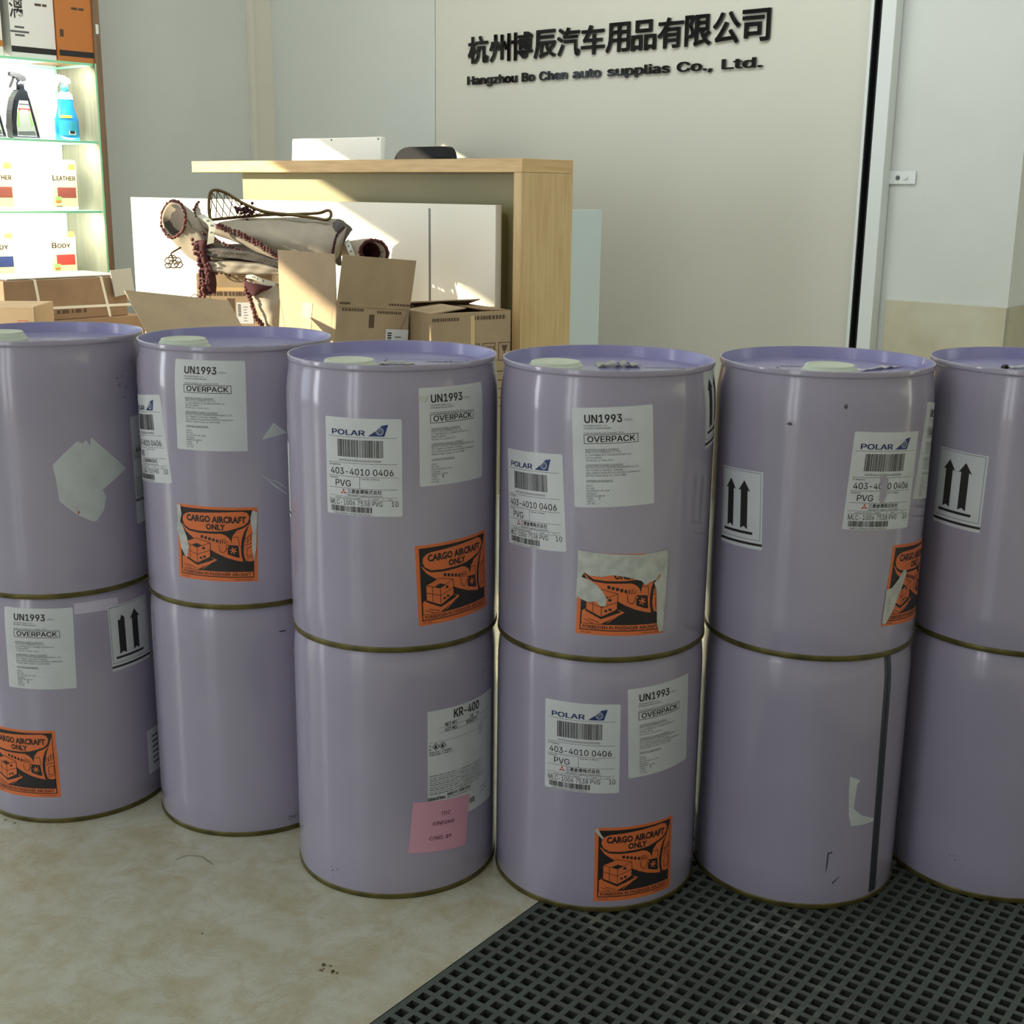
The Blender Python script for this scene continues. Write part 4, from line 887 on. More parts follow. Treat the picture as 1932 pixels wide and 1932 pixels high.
def scrap(parent, name, x, y, l, wd, k, rot, h=0.006, label=None):
    mb = MB(k); T = Matrix.Translation((x, y, 0.3652)) @ Matrix.Rotation(rot, 4, 'Z'); n = 10
    P = [(i/(n-1)*l-l/2, h*abs(math.sin(i*1.3))*(0.4+0.6*math.sin(PI*i/(n-1)))) for i in range(n)]
    for (a, za), (b, zb) in zip(P, P[1:]):
        mb.face([T @ Vector((a,-wd/2,za)), T @ Vector((b,-wd/2,zb)), T @ Vector((b,wd/2,zb*0.8)), T @ Vector((a,wd/2,za*0.8))], smooth=True)
    bmesh.ops.remove_doubles(mb.bm, verts=mb.bm.verts, dist=1e-5)
    bmesh.ops.solidify(mb.bm, geom=mb.bm.faces[:], thickness=0.0004)
    o = mb.build(name, parent)
    if label: o['label'] = label
    return o
scrap(u3, 'folded_tab', 0.006, -0.018, 0.05, 0.025, 'silver', 0.1, 0.006)
scrap(u4, 'torn_scrap', 0.014, 0.020, 0.06, 0.035, 'silver', 0.1, 0.009, 'crumpled silver scrap on the lid'); scrap(u5, 'tape_strip', 0.075, 0.012, 0.085, 0.016, 'gluemark', 0.6, 0.004)
scrap(u6, 'tape_strip', -0.010, 0.012, 0.050, 0.016, 'paper', 0.0, 0.006); scrap(u6, 'black_tag', -0.040, 0.012, 0.007, 0.014, 'ink', 0.0, 0.006)

# ------------------------------------------------------------------ reception counter (room axes)
g = thing('reception_counter', 'light oak reception counter with white front board under the company sign', 'counter', rw(-3.6, 3.2), ANG)
ox, oy = -3.6, 3.2
def CB(x0, x1, y0, y1, z0, z1, k, name, bev=0.0015, extra=None):
    mb = MB(k); mb.box(x0-ox, x1-ox, y0-oy, y1-oy, z0, z1, k, bev=bev)
    if extra: extra(mb)
    return mb.build(name, g)
CB(-4.512, -2.748, 3.19, 3.45, 1.0135, 1.0565, 'oak', 'counter_top')
CB(-2.783, -2.748, 3.19, 3.45, 0, 1.0130, 'oakv', 'side_panel')
CB(-4.315, -2.7835, 3.29, 3.31, 0, 1.0130, 'olivelam', 'back_panel')
fb = CB(-4.965, -2.859, 3.190, 3.220, 0.06, 0.9105, 'whitelam', 'front_board')
mb = MB('steel'); mb.box(-3.165-ox, -3.157-ox, 3.1885-oy, 3.19-oy, 0.12, 0.895, 'steel'); mb.build('metal_inlay', fb)
for x in (-4.2, -3.5, -2.95): CB(x, x+0.05, 3.2202, 3.2898, 0, 0.88, 'olivelam', 'board_spacer')
CB(-2.785, -2.753, 3.4505, 3.62, 0, 0.897, 'paleblue', 'end_panel')
CB(-4.55, -3.40, 3.452, 3.86, 0.72, 0.745, 'whitelam', 'desk_top')
CB(-4.55, -4.52, 3.46, 3.86, 0, 0.7195, 'whitelam', 'desk_side')
CB(-3.43, -3.40, 3.46, 3.86, 0, 0.7195, 'whitelam', 'desk_side')
# monitor: its white back faces the room
g = thing('computer_monitor', 'white back of a computer monitor standing behind the oak counter top', 'monitor', rw(-4.122, 3.60, 0.7455), ANG)
T = Matrix.Rotation(math.radians(-4), 4, 'X')
mb = MB('white'); mb.box(-0.272, 0.272, -0.014, 0.014, 0.105, 0.412, 'white', T, bev=0.006)
b = mb.build('monitor_case', g)
mb = MB('blackp'); mb.box(-0.262, 0.262, 0.0142, 0.0155, 0.118, 0.40, 'blackp', T); mb.build('screen', g)
for x in (-0.02, 0.258):
    mb = MB('grey_ink')
    TT = T @ Matrix.Translation((x, -0.0142, 0.403)) @ Matrix.Rotation(PI/2, 4, 'X'); R = mb.lathe([(0.004,-0.001),(0.004,0.001)], 12, None, TT); mb.cap(R[-1])
    mb.build('screw', b)
mb = MB('white'); mb.box(-0.03, 0.03, -0.02, 0.0, 0.012, 0.16, bev=0.004); mb.build('stand', g)
mb = MB('white'); mb.lathe([(0.002,0.0),(0.11,0.0),(0.112,0.006),(0.10,0.012),(0.002,0.013)], 32); mb.build('base', g)
# office chair behind the counter
g = thing('office_chair', 'black office chair with a rounded backrest behind the oak counter', 'chair', rw(-4.146, 4.02), ANG)
mb = MB('mesh')
pts = rounded(-0.178, -0.26, 0.178, 0.26, 0.07, 5)
A_ = [mb.bm.verts.new((x, 0.16+0.05*(x/0.19)**2*-1, z+0.880)) for x, z in pts]; B_ = [mb.bm.verts.new((x, 0.20-0.05*(x/0.19)**2, z+0.880)) for x, z in pts]
mb.bm.faces.new(A_); mb.bm.faces.new(B_[::-1])
for i in range(len(pts)): j = (i+1) % len(pts); mb.bm.faces.new((A_[i], B_[i], B_[j], A_[j]))
mb.build('backrest', g)
mb = MB('mesh'); mb.box(-0.22, 0.22, -0.22, 0.16, 0.44, 0.50, bev=0.02); mb.build('seat', g)
mb = MB('blackp'); mb.box(-0.03, 0.03, 0.165, 0.205, 0.42, 0.70, bev=0.005); mb.box(-0.03, 0.03, 0.0, 0.205, 0.415, 0.438, bev=0.004); mb.build('back_support', g)
mb = MB('blackp'); R = mb.lathe([(0.025,0.085),(0.025,0.42)], 16); mb.cap(R[0], None, True); mb.cap(R[1]); mb.build('gas_column', g)
for i in range(5):
    a = 2*PI*i/5+0.3; T = Matrix.Rotation(a, 4, 'Z')
    mb = MB('blackp'); mb.box(0.0, 0.24, -0.02, 0.02, 0.06, 0.085, T=T, bev=0.004)
    l = mb.build('leg', g)
    mb = MB('blackp'); TT = T @ Matrix.Translation((0.23, 0, 0.028)) @ Matrix.Rotation(PI/2, 4, 'X'); R = mb.lathe([(0.028,-0.02),(0.028,0.02)], 16, None, TT); mb.cap(R[0], None, True); mb.cap(R[1])
    mb.build('caster', l)

# ------------------------------------------------------------------ company sign: raised acrylic lettering
sg = thing('company_sign', 'raised glossy black company name in Chinese and English on the cream wall', 'sign', rw(-3.33, 4.375, 1.45), ANG)
def raised(txt, name, x0, w_, z0, h, bold, depth=0.012, squash=None, lab=None):
    vs, fs, wd = glyphs(txt, bold, 3)
    zs = [v[1] for v in vs]; zmin, zmax = min(zs), max(zs)
    bm = bmesh.new(); kx = w_/wd
    kz = h/(zmax-zmin) if squash else h
    zo = zmin if squash else 0
    for ex, ez in (((0, 0),) if not squash else [(i*0.0019, j*0.0019) for i in (-1, 0, 1) for j in (-1, 0, 1)]):
        V = [bm.verts.new((x0+a*kx+ex, -0.004, z0+(b-zo)*kz+ez)) for a, b in vs]
        for f in fs:
            try: bm.faces.new([V[i] for i in f])
            except ValueError: pass
    r = bmesh.ops.extrude_face_region(bm, geom=bm.faces[:])
    for e in r['geom']:
        if isinstance(e, bmesh.types.BMVert): e.co.y -= depth
    bmesh.ops.recalc_face_normals(bm, faces=bm.faces)
    me = bpy.data.meshes.new(name); bm.to_mesh(me); bm.free(); me.materials.append(M['acryl'])
    o = bpy.data.objects.new(name, me); COL.objects.link(o); o.parent = sg
    return o
cn = '\u676d\u5dde\u535a\u8fb0\u6c7d\u8f66\u7528\u54c1\u6709\u9650\u516c\u53f8'
xs0, xs1 = -4.083+3.33, -2.573+3.33
pit = (xs1-xs0)/11.93
for i, ch in enumerate(cn):
    raised(ch, 'sign_character', xs0+i*pit, pit*0.91, 1.497-1.45+0.0006*i, 0.110, 0.004, squash=True, depth=0.007)
words_ = [('Hangzhou', 0.0, 0.292), ('Bo', 0.318, 0.392), ('Chen', 0.416, 0.568), ('auto', 0.596, 0.744), ('supplias', 0.775, 1.08), ('Co.,', 1.113, 1.275), ('Ltd.', 1.316, 1.493)]
for t, a, b in words_:
    raised(t, 'sign_word', xs0-0.006+a, b-a, 1.409-1.45+0.002*a, 0.0345, 0.042, 0.007)

# ------------------------------------------------------------------ lit display cabinet on the side wall; local x runs along the wall, y into it
CROT = ANG + PI/2
def cw(x, y, z=0): return rw(-5.29-y, x, z)      # x: room Y, y: depth behind the cabinet front
cab = thing('display_cabinet', 'brown display cabinet with green-edged glass shelves and bright lighting by the side wall', 'cabinet', cw(2.70, 0), CROT)
cx0, cx1, D = -0.02, 0.566, 0.345
mb = MB('brown'); mb.box(cx1, cx1+0.030, 0.0, D, 0, 2.35, bev=0.001); mb.build('side_panel', cab)
mb = MB('brown'); mb.box(cx0-0.03, cx0, 0.0, D, 0, 2.35, bev=0.001); mb.build('side_panel', cab)
mb = MB('gloss_white'); mb.box(cx0+0.001, cx1-0.001, D-0.014, D, 0.02, 2.33); mb.build('back_panel', cab)
mb = MB('brown'); mb.box(cx0+0.001, cx1-0.001, 0.0, D-0.015, 0.02, 0.10); mb.build('plinth', cab)
mb = MB('brown'); mb.box(cx0+0.001, cx1-0.001, 0.0, D-0.015, 2.32, 2.35); mb.build('cabinet_roof', cab)
def pane(name, x0, x1, y0, y1, z0, z1, big):
    mb = MB('glass', 'glassedge'); fs = mb.box(x0, x1, y0, y1, z0, z1)
    for i, f in enumerate(fs): f.material_index = 0 if i in big else 1
    o = mb.build(name, cab, norm=False); return o
SH = [0.555, 0.847, 1.147, 1.475]
for z in SH: pane('glass_shelf', cx0+0.002, cx1-0.014, 0.004, D-0.016, z-0.010, z, (0, 1))
mb = MB('gloss_white'); mb.box(cx1+0.008, cx1+0.022, -0.0012, -0.0004, 1.60, 1.64); mb.build('paper_tag', cab)
pane('glass_side', cx1-0.012, cx1-0.004, -0.006, D-0.016, 0.102, 1.475, (3, 5))
for z in SH[1:]:
    l = bpy.data.lights.new('cabinet_light', 'AREA'); l.shape = 'RECTANGLE'; l.size = 0.5; l.size_y = 0.05; l.energy = 7.0; l.color = (1, 0.98, 0.9)
    lo = bpy.data.objects.new('cabinet_light', l); COL.objects.link(lo); lo.location = cw(2.97, 0.03, z-0.012)
    lo.rotation_euler = (RM.to_3x3() @ Vector((-0.75, 0, -1))).to_track_quat('-Z', 'Y').to_euler()
for x in (0.14, 0.235, 0.32, 0.42):
    mb = MB('greybox'); mb.box(x, x+0.035, D-0.02, D-0.0145, SH[2]+0.03, SH[3]-0.03); mb.build('back_strip', cab)  # plain grey upright strips on the back panel

def shelf_thing(name, label, cat, x, y, z, group=None): return thing(name, label, cat, cw(x, y, z+0.0003), CROT, group)
# cartons on the top shelf
def product_box(name, label, x0, x1, k, z, h, dep, y0=0.012, side='greybox', art=None):
    t = shelf_thing(name, label, 'box', (x0+x1)/2, y0, z, 'product boxes on the cabinet'); w_ = (x1-x0)/2
    mb = MB(k, side, 'ink'); fs = mb.box(-w_, w_, 0, dep, 0, h, k)
    for i in (3, 5): fs[i].material_index = mb.mi(side)
    mb.face([(-w_, -0.0004, 0.022), (w_, -0.0004, 0.022), (w_, -0.0004, 0.046), (-w_, -0.0004, 0.046)], 'ink')
    if art: art(mb, w_)
    mb.build('carton', t, norm=False); return t
def flat_text(mb, txt, x0, w_, z0, h, k, y=-0.0005, bold=0.0):
    vs, fs, wd = glyphs(txt, bold, 2); V = [mb.bm.verts.new((x0+a*w_/wd, y, z0+b*h)) for a, b in vs]
    for f in fs:
        try: q = mb.bm.faces.new([V[i] for i in f]); q.material_index = mb.mi(k)
        except ValueError: pass
def art_white(mb, w_):
    flat_text(mb, '\u6f13', -w_*0.98, 0.062, 0.165, 0.065, 'ink', bold=0.012)
    for i, (a, b, h) in enumerate(((0.02, 0.09, 0.118), (0.0, 0.12, 0.100), (0.02, 0.09, 0.086))):
        mb.box(-w_+a, -w_+b*0.7, -0.0006, -0.0004, h, h+0.008, 'grey_ink')
    mb.box(w_-0.085, w_-0.055, -0.0006, -0.0004, 0.214, 0.224, 'print'); mb.box(w_-0.05, w_-0.03, -0.0006, -0.0004, 0.214, 0.224, 'print')
def art_orange(mb, w_):
    mb.box(w_-0.095, w_-0.065, -0.0006, -0.0004, 0.214, 0.224, 'print'); mb.box(w_-0.06, w_-0.035, -0.0006, -0.0004, 0.214, 0.224, 'print')
    mb.box(-w_+0.008, -w_+0.026, -0.0006, -0.0004, 0.10, 0.13, 'print')
product_box('product_box', 'white carton with a brush-drawn character on the cabinet top shelf', 2.892, 3.095, 'gloss_white', SH[3], 0.345, 0.26, 0.03, art=art_white)
product_box('product_box', 'orange carton with a black band beside the white carton on the shelf', 3.100, 3.264, 'orangebox', SH[3], 0.345, 0.24, 0.012, side='orangebox', art=art_orange)
t = shelf_thing('product_box', 'cream carton with a yellow foot, cut off at the left edge on the top shelf', 'box', 2.785, 0.05, SH[3], 'product boxes on the cabinet')
mb = MB('white', 'orangebox'); mb.box(-0.08, 0.08, 0, 0.22, 0, 0.34, 'white'); mb.box(-0.0805, 0.0805, -0.001, 0.2, 0.04, 0.065, 'orangebox'); mb.build('carton', t)

def trigger(t, hk, nk, z0, lean=1, s=1.0):
    mb = MB(nk); R = mb.lathe([(0.017*s, z0), (0.017*s, z0+0.028*s), (0.012*s, z0+0.032*s), (0.010*s, z0+0.045*s)], 20); mb.cap(R[-1]); mb.cap(R[0], None, True); mb.build('collar', t)
    mb = MB(hk)
    P = [(0.026,0.040),(0.020,0.055),(-0.004,0.066),(-0.040,0.070),(-0.046,0.066),(-0.046,0.054),(-0.030,0.050),(-0.012,0.044),(-0.010,0.036),(0.016,0.034)]
    mb.prism([(a*s, z0+b*s) for a, b in P], 'y', -0.011*s, 0.011*s)
    h = mb.build('trigger_head', t)
    mb = MB(hk); mb.prism([(a*s, z0+b*s) for a, b in [(-0.020,0.052),(-0.028,0.051),(-0.044,0.018),(-0.050,0.004),(-0.044,0.006),(-0.034,0.024)]], 'y', -0.006*s, 0.006*s); mb.build('trigger', h)
def spray_black(x, label, z):
    t = shelf_thing('spray_bottle', label, 'bottle', x, 0.10, z, 'spray bottles in the display cabinet')
    mb = MB('bottle')
    # slanted body with a curved grip on one side
    outer = [(-0.062,0.0),(-0.064,0.05),(-0.060,0.11),(-0.046,0.165),(-0.022,0.20),(-0.016,0.205),(0.016,0.205),(0.024,0.16),(0.045,0.07),(0.066,0.0)]
    mb.prism(outer, 'y', -0.030, 0.030)
    bmesh.ops.bevel(mb.bm, geom=mb.bm.edges[:], offset=0.006, segments=2, affect='EDGES')
    b = mb.build('bottle_body', t)
    mb = MB('silver', 'green', 'red_ink', 'grey_ink')
    lab_ = [(-0.044,0.012),(-0.046,0.06),(-0.038,0.12),(-0.026,0.158),(0.014,0.158),(0.026,0.10),(0.042,0.03),(0.044,0.012)]
    mb.face([(a, -0.0306, b_) for a, b_ in lab_], 'silver'); mb.face([(-0.042,-0.0308,0.05),(-0.03,-0.0308,0.05),(-0.032,-0.0308,0.12),(-0.040,-0.0308,0.105)], 'green')
    mb.face([(-0.028,-0.0308,0.140),(0.018,-0.0308,0.140),(0.018,-0.0308,0.146),(-0.028,-0.0308,0.146)], 'grey_ink'); mb.face([(-0.034,-0.0308,0.126),(0.022,-0.0308,0.126),(0.016,-0.0308,0.112),(0.012,-0.0308,0.122),(-0.024,-0.0308,0.122),(-0.028,-0.0308,0.112)], 'red_ink')
    mb.face([(0.022,-0.0308,0.05),(0.032,-0.0308,0.06),(0.018,-0.0308,0.112),(0.014,-0.0308,0.11)], 'green')
    mb.face([(-0.04,-0.0308,0.014),(0.042,-0.0308,0.014),(0.036,-0.0308,0.034),(-0.042,-0.0308,0.030)], 'grey_ink'); mb.build('bottle_label', b, norm=False)
    trigger(t, 'blackp', 'bottle', 0.205)
spray_black(2.955, 'black trigger spray bottle with a silver and green label on the glass shelf', SH[2])
spray_black(2.800, 'black spray bottle cut off by the left edge beside the whole black one', SH[2])
t = shelf_thing('spray_bottle', 'blue window cleaner spray bottle with a white trigger on the glass shelf', 'bottle', 3.163, 0.10, SH[2], 'spray bottles in the display cabinet')
mb = MB('blue'); R = mb.lathe([(0.050,0.0),(0.056,0.006),(0.057,0.05),(0.055,0.09),(0.045,0.12),(0.036,0.145),(0.036,0.175),(0.032,0.195),(0.018,0.208),(0.016,0.212)], 28, None, None, True, 1.0, 0.62); mb.cap(R[0], None, True); mb.cap(R[-1])
b = mb.build('bottle_body', t)
mb = MB('white', 'yellow', 'ink', 'cyan')
def bl(x0, x1, z0, z1, k, r=0.0578):
    n = 6
    for i in range(n):
        q = [x0+(x1-x0)*i/n, x0+(x1-x0)*(i+1)/n]; yy = [-0.62*math.sqrt(max(r*r-a*a, 0))-0.0006 for a in q]
        mb.face([(q[0],yy[0],z0),(q[1],yy[1],z0),(q[1],yy[1],z1),(q[0],yy[0],z1)], k)
bl(-0.05, 0.03, 0.022, 0.085, 'cyan'); bl(-0.044, 0.008, 0.096, 0.108, 'yellow', 0.056); bl(-0.012, 0.020, 0.026, 0.042, 'white', 0.0582); bl(-0.008, 0.016, 0.030, 0.042, 'ink', 0.0586)
mb.build('bottle_label', b, norm=False)
mb = MB('white'); R = mb.lathe([(0.0368,0.176),(0.0335,0.196),(0.019,0.2092)], 24, None, None, True, 1.0, 0.64); mb.build('shoulder_cap', b)
trigger(t, 'white', 'cyan', 0.208)
def jug(x, label, z, word, pic, small=False, cut=False, h=0.265):
    t = shelf_thing('cleaner_jug', label, 'jug', x, 0.07, z, 'white cleaner jugs in the display cabinet')
    mb = MB('white'); mb.box(-0.068, 0.068, 0, 0.10, 0, h*0.82, bev=0.012); b = mb.build('jug_body', t)
    mb = MB('white'); R = mb.lathe([(0.022, h*0.82), (0.022, h), (0.019, h+0.003), (0.002, h+0.003)], 20, None, Matrix.Translation((0.0, 0.05, 0))); mb.build('jug_cap', t)
    mb = MB('silver', 'print', 'red_ink', 'orangebox', 'green', 'creamlabel', 'leatherpic')
    y = -0.0006
    def R_(x0, x1, z0, z1, k, dy=0): mb.face([(x0,y-dy,z0),(x1,y-dy,z0),(x1,y-dy,z1),(x0,y-dy,z1)], k)
    R_(-0.060, 0.060, 0.006, h*0.80, 'creamlabel')
    flat_text(mb, word[0], -0.055, 0.016 if not small else 0.024, 0.130, 0.023, 'print', y-0.0004, 0.05)
    flat_text(mb, word[1:], -0.036 if not small else -0.029, 0.092 if not small else 0.066, 0.130, 0.018, 'print', y-0.0004, 0.05)
    R_(-0.055, 0.055, 0.120, 0.123, 'silver', 0.0003); R_(-0.048, -0.032, 0.176, 0.192, 'silver', 0.0003); R_(0.022, 0.058, 0.176, 0.200, 'orangebox', 0.0003); R_(-0.028, 0.016, 0.180, 0.188, 'silver', 0.0003)
    R_(-0.035, 0.055, 0.055, 0.100, pic, 0.0003); R_(-0.048, -0.018, 0.040, 0.060, 'green', 0.0005); R_(-0.045, -0.02, 0.034, 0.044, 'orangebox', 0.0006); R_(-0.045, -0.015, 0.016, 0.020, 'print', 0.0003)
    mb.build('jug_label', b, norm=False)
jug(3.112, 'white leather cleaner jug with a printed front label on the glass shelf', SH[1], 'LEATHER', 'leatherpic')
jug(2.81, 'white jug cut off by the left edge on the leather cleaner shelf', SH[1], 'LEATHER', 'leatherpic')
jug(3.085, 'white body cleaner jug with a red picture on the lowest glass shelf', SH[0], 'BODY', 'red_ink', True, h=0.235)
jug(2.79, 'white jug cut off by the left edge on the lowest shelf', SH[0], 'BODY', 'blue_ink', True, h=0.235)

# ------------------------------------------------------------------ cartons on the floor
def iconset(mb, x0, z0, s, k, y):
    def R_(a, b, c, d): mb.face([(x0+a*s,y,z0+c*s),(x0+b*s,y,z0+c*s),(x0+b*s,y,z0+d*s),(x0+a*s,y,z0+d*s)], k)
    def fr(a, b, c, d, t=0.05): R_(a,b,c,c+t); R_(a,b,d-t,d); R_(a,a+t,c+t,d-t); R_(b-t,b,c+t,d-t)
    # umbrella, arrows, crossed box, goblet
    for i in range(4): fr(i*1.25, i*1.25+1, 0, 1.25)
    mb.face([(x0+q*s,y,z0+r*s) for q, r in [(0.15,0.65),(0.3,0.95),(0.5,1.05),(0.7,0.95),(0.85,0.65)]], k); R_(0.47,0.53,0.2,0.65)
    for c in (1.55, 1.95): R_(c-0.06,c+0.06,0.2,0.7); mb.face([(x0+q*s,y,z0+r*s) for q, r in [(c-0.17,0.7),(c+0.17,0.7),(c,1.02)]], k)
    R_(2.65,3.35,0.15,0.5); fr(2.6,3.4,0.5,1.0)
    mb.face([(x0+q*s,y,z0+r*s) for q, r in [(4.0,1.05),(4.15,0.65),(4.35,0.65),(4.5,1.05)]], k); R_(4.22,4.28,0.25,0.65); R_(4.05,4.45,0.2,0.26)
def printbar(mb, x0, x1, z0, z1, y, k='print', n=9, seed=1, ax='x'):
    rnd = random.Random(seed); u = x0
    while u < x1:
        w_ = rnd.uniform(0.4, 1.4)*(x1-x0)/n/1.8
        P = [(u,y,z0),(min(u+w_,x1),y,z0),(min(u+w_,x1),y,z1),(u,y,z1)]
        if ax == 'y': P = [(y,a,c) for a, b, c in P]
        mb.face(P, k); u += w_*1.5
def open_carton(name, label, loc, rotz, wx, wy, h, rot=None, group='brown cardboard cartons', deco=None):
    t = thing(name, label, 'carton', loc, rotz, group, rot)
    mb = MB('card', 'cardd'); c = 0.004
    mb.box(0, wx, 0, c, 0, h, bev=0.001); mb.box(0, wx, wy-c, wy, 0, h, bev=0.001); mb.box(0, c, c, wy-c, 0, h); mb.box(wx-c, wx, c, wy-c, 0, h); mb.box(c, wx-c, c, wy-c, 0, c)
    if deco: deco(mb, wx, wy, h)
    mb.build('carton_body', t, norm=False)
    return t
def flap(t, a, b, length, out, taper=0.0, k='card'):
    """a flap hinged on the edge a-b, standing along the vector out"""
    a, b, o = Vector(a), Vector(b), Vector(out).normalized()*length; n = (b-a).cross(o).normalized()*0.0035; d_ = (b-a)*taper
    mb = MB(k); P = [a, b, b+o-d_, a+o+d_]; A_ = [mb.bm.verts.new(p-n/2) for p in P]; B_ = [mb.bm.verts.new(p+n/2) for p in P]
    mb.bm.faces.new(A_); mb.bm.faces.new(B_[::-1])
    for i in range(4): j = (i+1) % 4; mb.bm.faces.new((A_[i], B_[i], B_[j], A_[j]))
    return mb.build('flap', t)
def ship_label(t, x0, x1, z0, z1, y, name='shipping_label'):
    mb = MB('paper', 'ink', 'grey_ink')
    mb.face([(x0,y,z0),(x1,y,z0),(x1,y,z1),(x0,y,z1)], 'paper')
    w_, h = x1-x0, z1-z0; rnd = random.Random(4)
    for i in range(9): zz = z0+h*(0.35+0.065*i); mb.face([(x0+0.08*w_,y-0.0003,zz),(x0+0.26*w_,y-0.0003,zz),(x0+0.26*w_,y-0.0003,zz+h*0.04),(x0+0.08*w_,y-0.0003,zz+h*0.04)], 'ink')
    for i in range(6): zz = z0+h*(0.12+0.13*i); l = rnd.uniform(0.15, 0.45)*w_; mb.face([(x0+0.42*w_,y-0.0003,zz),(x0+0.42*w_+l,y-0.0003,zz),(x0+0.42*w_+l,y-0.0003,zz+h*0.03),(x0+0.42*w_,y-0.0003,zz+h*0.03)], 'grey_ink')
    return mb.build(name, t, norm=False)

# big carton with two upright flaps in front of the counter
def deco_big(mb, wx, wy, h):
    iconset(mb, 0.09, h-0.165, 0.036, 'print', -0.0006)
    printbar(mb, 0.02, 0.10, h-0.012, h-0.004, -0.0006, seed=2); printbar(mb, 0.15, 0.24, h-0.016, h-0.008, -0.0006, seed=6)
    printbar(mb, 0.12, 0.14, h-0.06, h-0.02, -0.0006, seed=7)
    mb.face([(-0.0006,0.02,0.02),(-0.0006,0.05,0.02),(-0.0006,0.05,h-0.01),(-0.0006,0.02,h-0.01)], 'card')
th = math.radians(42)
bw, bd, bh = 0.272, 0.312, 0.596
big = open_carton('open_carton', 'big open cardboard carton with a taped side and two upright flaps', (-0.566, 3.80, 0.024), 0, bw, bd, bh, (0, math.radians(5.0), th), deco=deco_big)
f1 = flap(big, (0, 0, bh), (bw, 0, bh), 0.152, (0, -0.12, 1)); f2 = flap(big, (0, bd, bh), (0, 0, bh), 0.152, (-0.10, 0, 1))
mb = MB('print'); printbar(mb, 0.008, 0.045, bh+0.008, bh+0.014, -0.0045, seed=3); printbar(mb, 0.19, 0.285, bh+0.01, bh+0.016, -0.0045, seed=5)
flap(big, (bw, 0, bh), (bw, bd, bh), 0.14, (-0.5, 0, -1)); flap(big, (bw, bd, bh), (0, bd, bh), 0.13, (0, -0.4, -1))
mb.build('flap_print', big, norm=False)
mb = MB('tape')
for z0, z1, dx in ((0.03, bh, 0), (bh+0.001, bh+0.150, 0.1)):
    x = -0.0012
    mb.face([(x,0.128,z0),(x,0.182,z0),(x-dx*(z1-z0),0.182,z1),(x-dx*(z1-z0),0.128,z1)])
mb.build('packing_tape', big, norm=False)
ship_label(big, 0.185, 0.272, bh-0.172, bh-0.062, -0.0009)

# right carton with folded-in top
def deco_rc(mb, wx, wy, h):
    iconset(mb, 0.07, h-0.155, 0.046, 'print', -0.0006); printbar(mb, 0.005, 0.10, h-0.024, h-0.014, -0.0006, seed=11); printbar(mb, 0.14, 0.27, h-0.024, h-0.012, -0.0006, seed=12)
    for i in range(5): mb.face([(0.2,-0.0006,h-0.19-i*0.028),(0.275,-0.0006,h-0.19-i*0.028),(0.275,-0.0006,h-0.187-i*0.028),(0.2,-0.0006,h-0.187-i*0.028)], 'print')
    mb.face([(0.140,-0.0007,h-0.20),(0.155,-0.0007,h-0.20),(0.155,-0.0007,h-0.01),(0.140,-0.0007,h-0.01)], 'tape')
rc = open_carton('open_carton', 'smaller cardboard carton with fragile symbols and folded flaps, beside the oak counter leg', (-0.253, 3.914, 0.0003), math.radians(33), 0.288, 0.27, 0.590, deco=deco_rc)
flap(rc, (0, 0.27, 0.59), (0, 0, 0.59), 0.13, (1, 0, 0.10), 0.04); flap(rc, (0.288, 0.27, 0.59), (0, 0.27, 0.59), 0.11, (0, -1, 0.22), 0.05)
flap(rc, (0.288, 0, 0.59), (0.288, 0.27, 0.59), 0.10, (-1, 0, 0.06), 0.03, 'cardd'); flap(rc, (0.02, 0.004, 0.59), (0.26, 0.004, 0.59), 0.10, (0, 0.5, -0.8), 0.03, 'cardd')
def top_print(t, pts):
    mb = MB('print')
    for p in pts: mb.face(p)
    return mb.build('carton_print', t, norm=False)

# carton with one wide tilted flap
lc = open_carton('open_carton', 'open cardboard carton with one wide slanting flap, behind the second pail', (-1.02, 3.45, 0.0003), math.radians(34), 0.38, 0.28, 0.535)
mb = MB('card'); P = [Vector(p) for p in [[-1.089, 3.62, 0.675], [-0.853, 3.86, 0.629], [-0.792, 3.74, 0.569], [-0.774, 3.68, 0.535], [-0.972, 3.44, 0.559]]]
inv = (Matrix.Translation((-1.02, 3.45, 0.0003)) @ Matrix.Rotation(math.radians(34), 4, 'Z')).inverted()
P = [inv @ p for p in P]; n = (P[1]-P[0]).cross(P[2]-P[0]).normalized()*0.004
A_ = [mb.bm.verts.new(p) for p in P]; B_ = [mb.bm.verts.new(p+n) for p in P]; mb.bm.faces.new(A_); mb.bm.faces.new(B_[::-1])
for i in range(5): j = (i+1) % 5; mb.bm.faces.new((A_[i], B_[i], B_[j], A_[j]))
mb.build('flap', lc)

# closed carton carrying the seat covers
def closed_carton(name, label, loc, rotz, wx, wy, h, deco=None, k='card'):
    t = thing(name, label, 'carton', loc, rotz, 'brown cardboard cartons')
    mb = MB(k); mb.box(0, wx, 0, wy, 0, h, bev=0.003)
    if deco: deco(mb, wx, wy, h)
    mb.build('carton_body', t, norm=False)
    return t
def deco_un(mb, wx, wy, h): printbar(mb, 0.02, 0.16, h-0.072, h-0.058, -0.0006, seed=21); printbar(mb, 0.10, 0.125, h-0.15, h-0.08, -0.0006, seed=22)
un = closed_carton('carton', 'closed cardboard carton with a shipping label under the pile of seat covers', (-1.055, 4.30, 0.0003), math.radians(2), 0.25, 0.30, 0.678, deco_un)
ship_label(un, 0.130, 0.185, 0.515, 0.585, -0.0008)
mb = MB('tape'); mb.face([(0.0,-0.0005,0.622),(0.245,-0.0005,0.622),(0.245,-0.0005,0.634),(0.0,-0.0005,0.634)]); mb.build('packing_tape', un, norm=False)

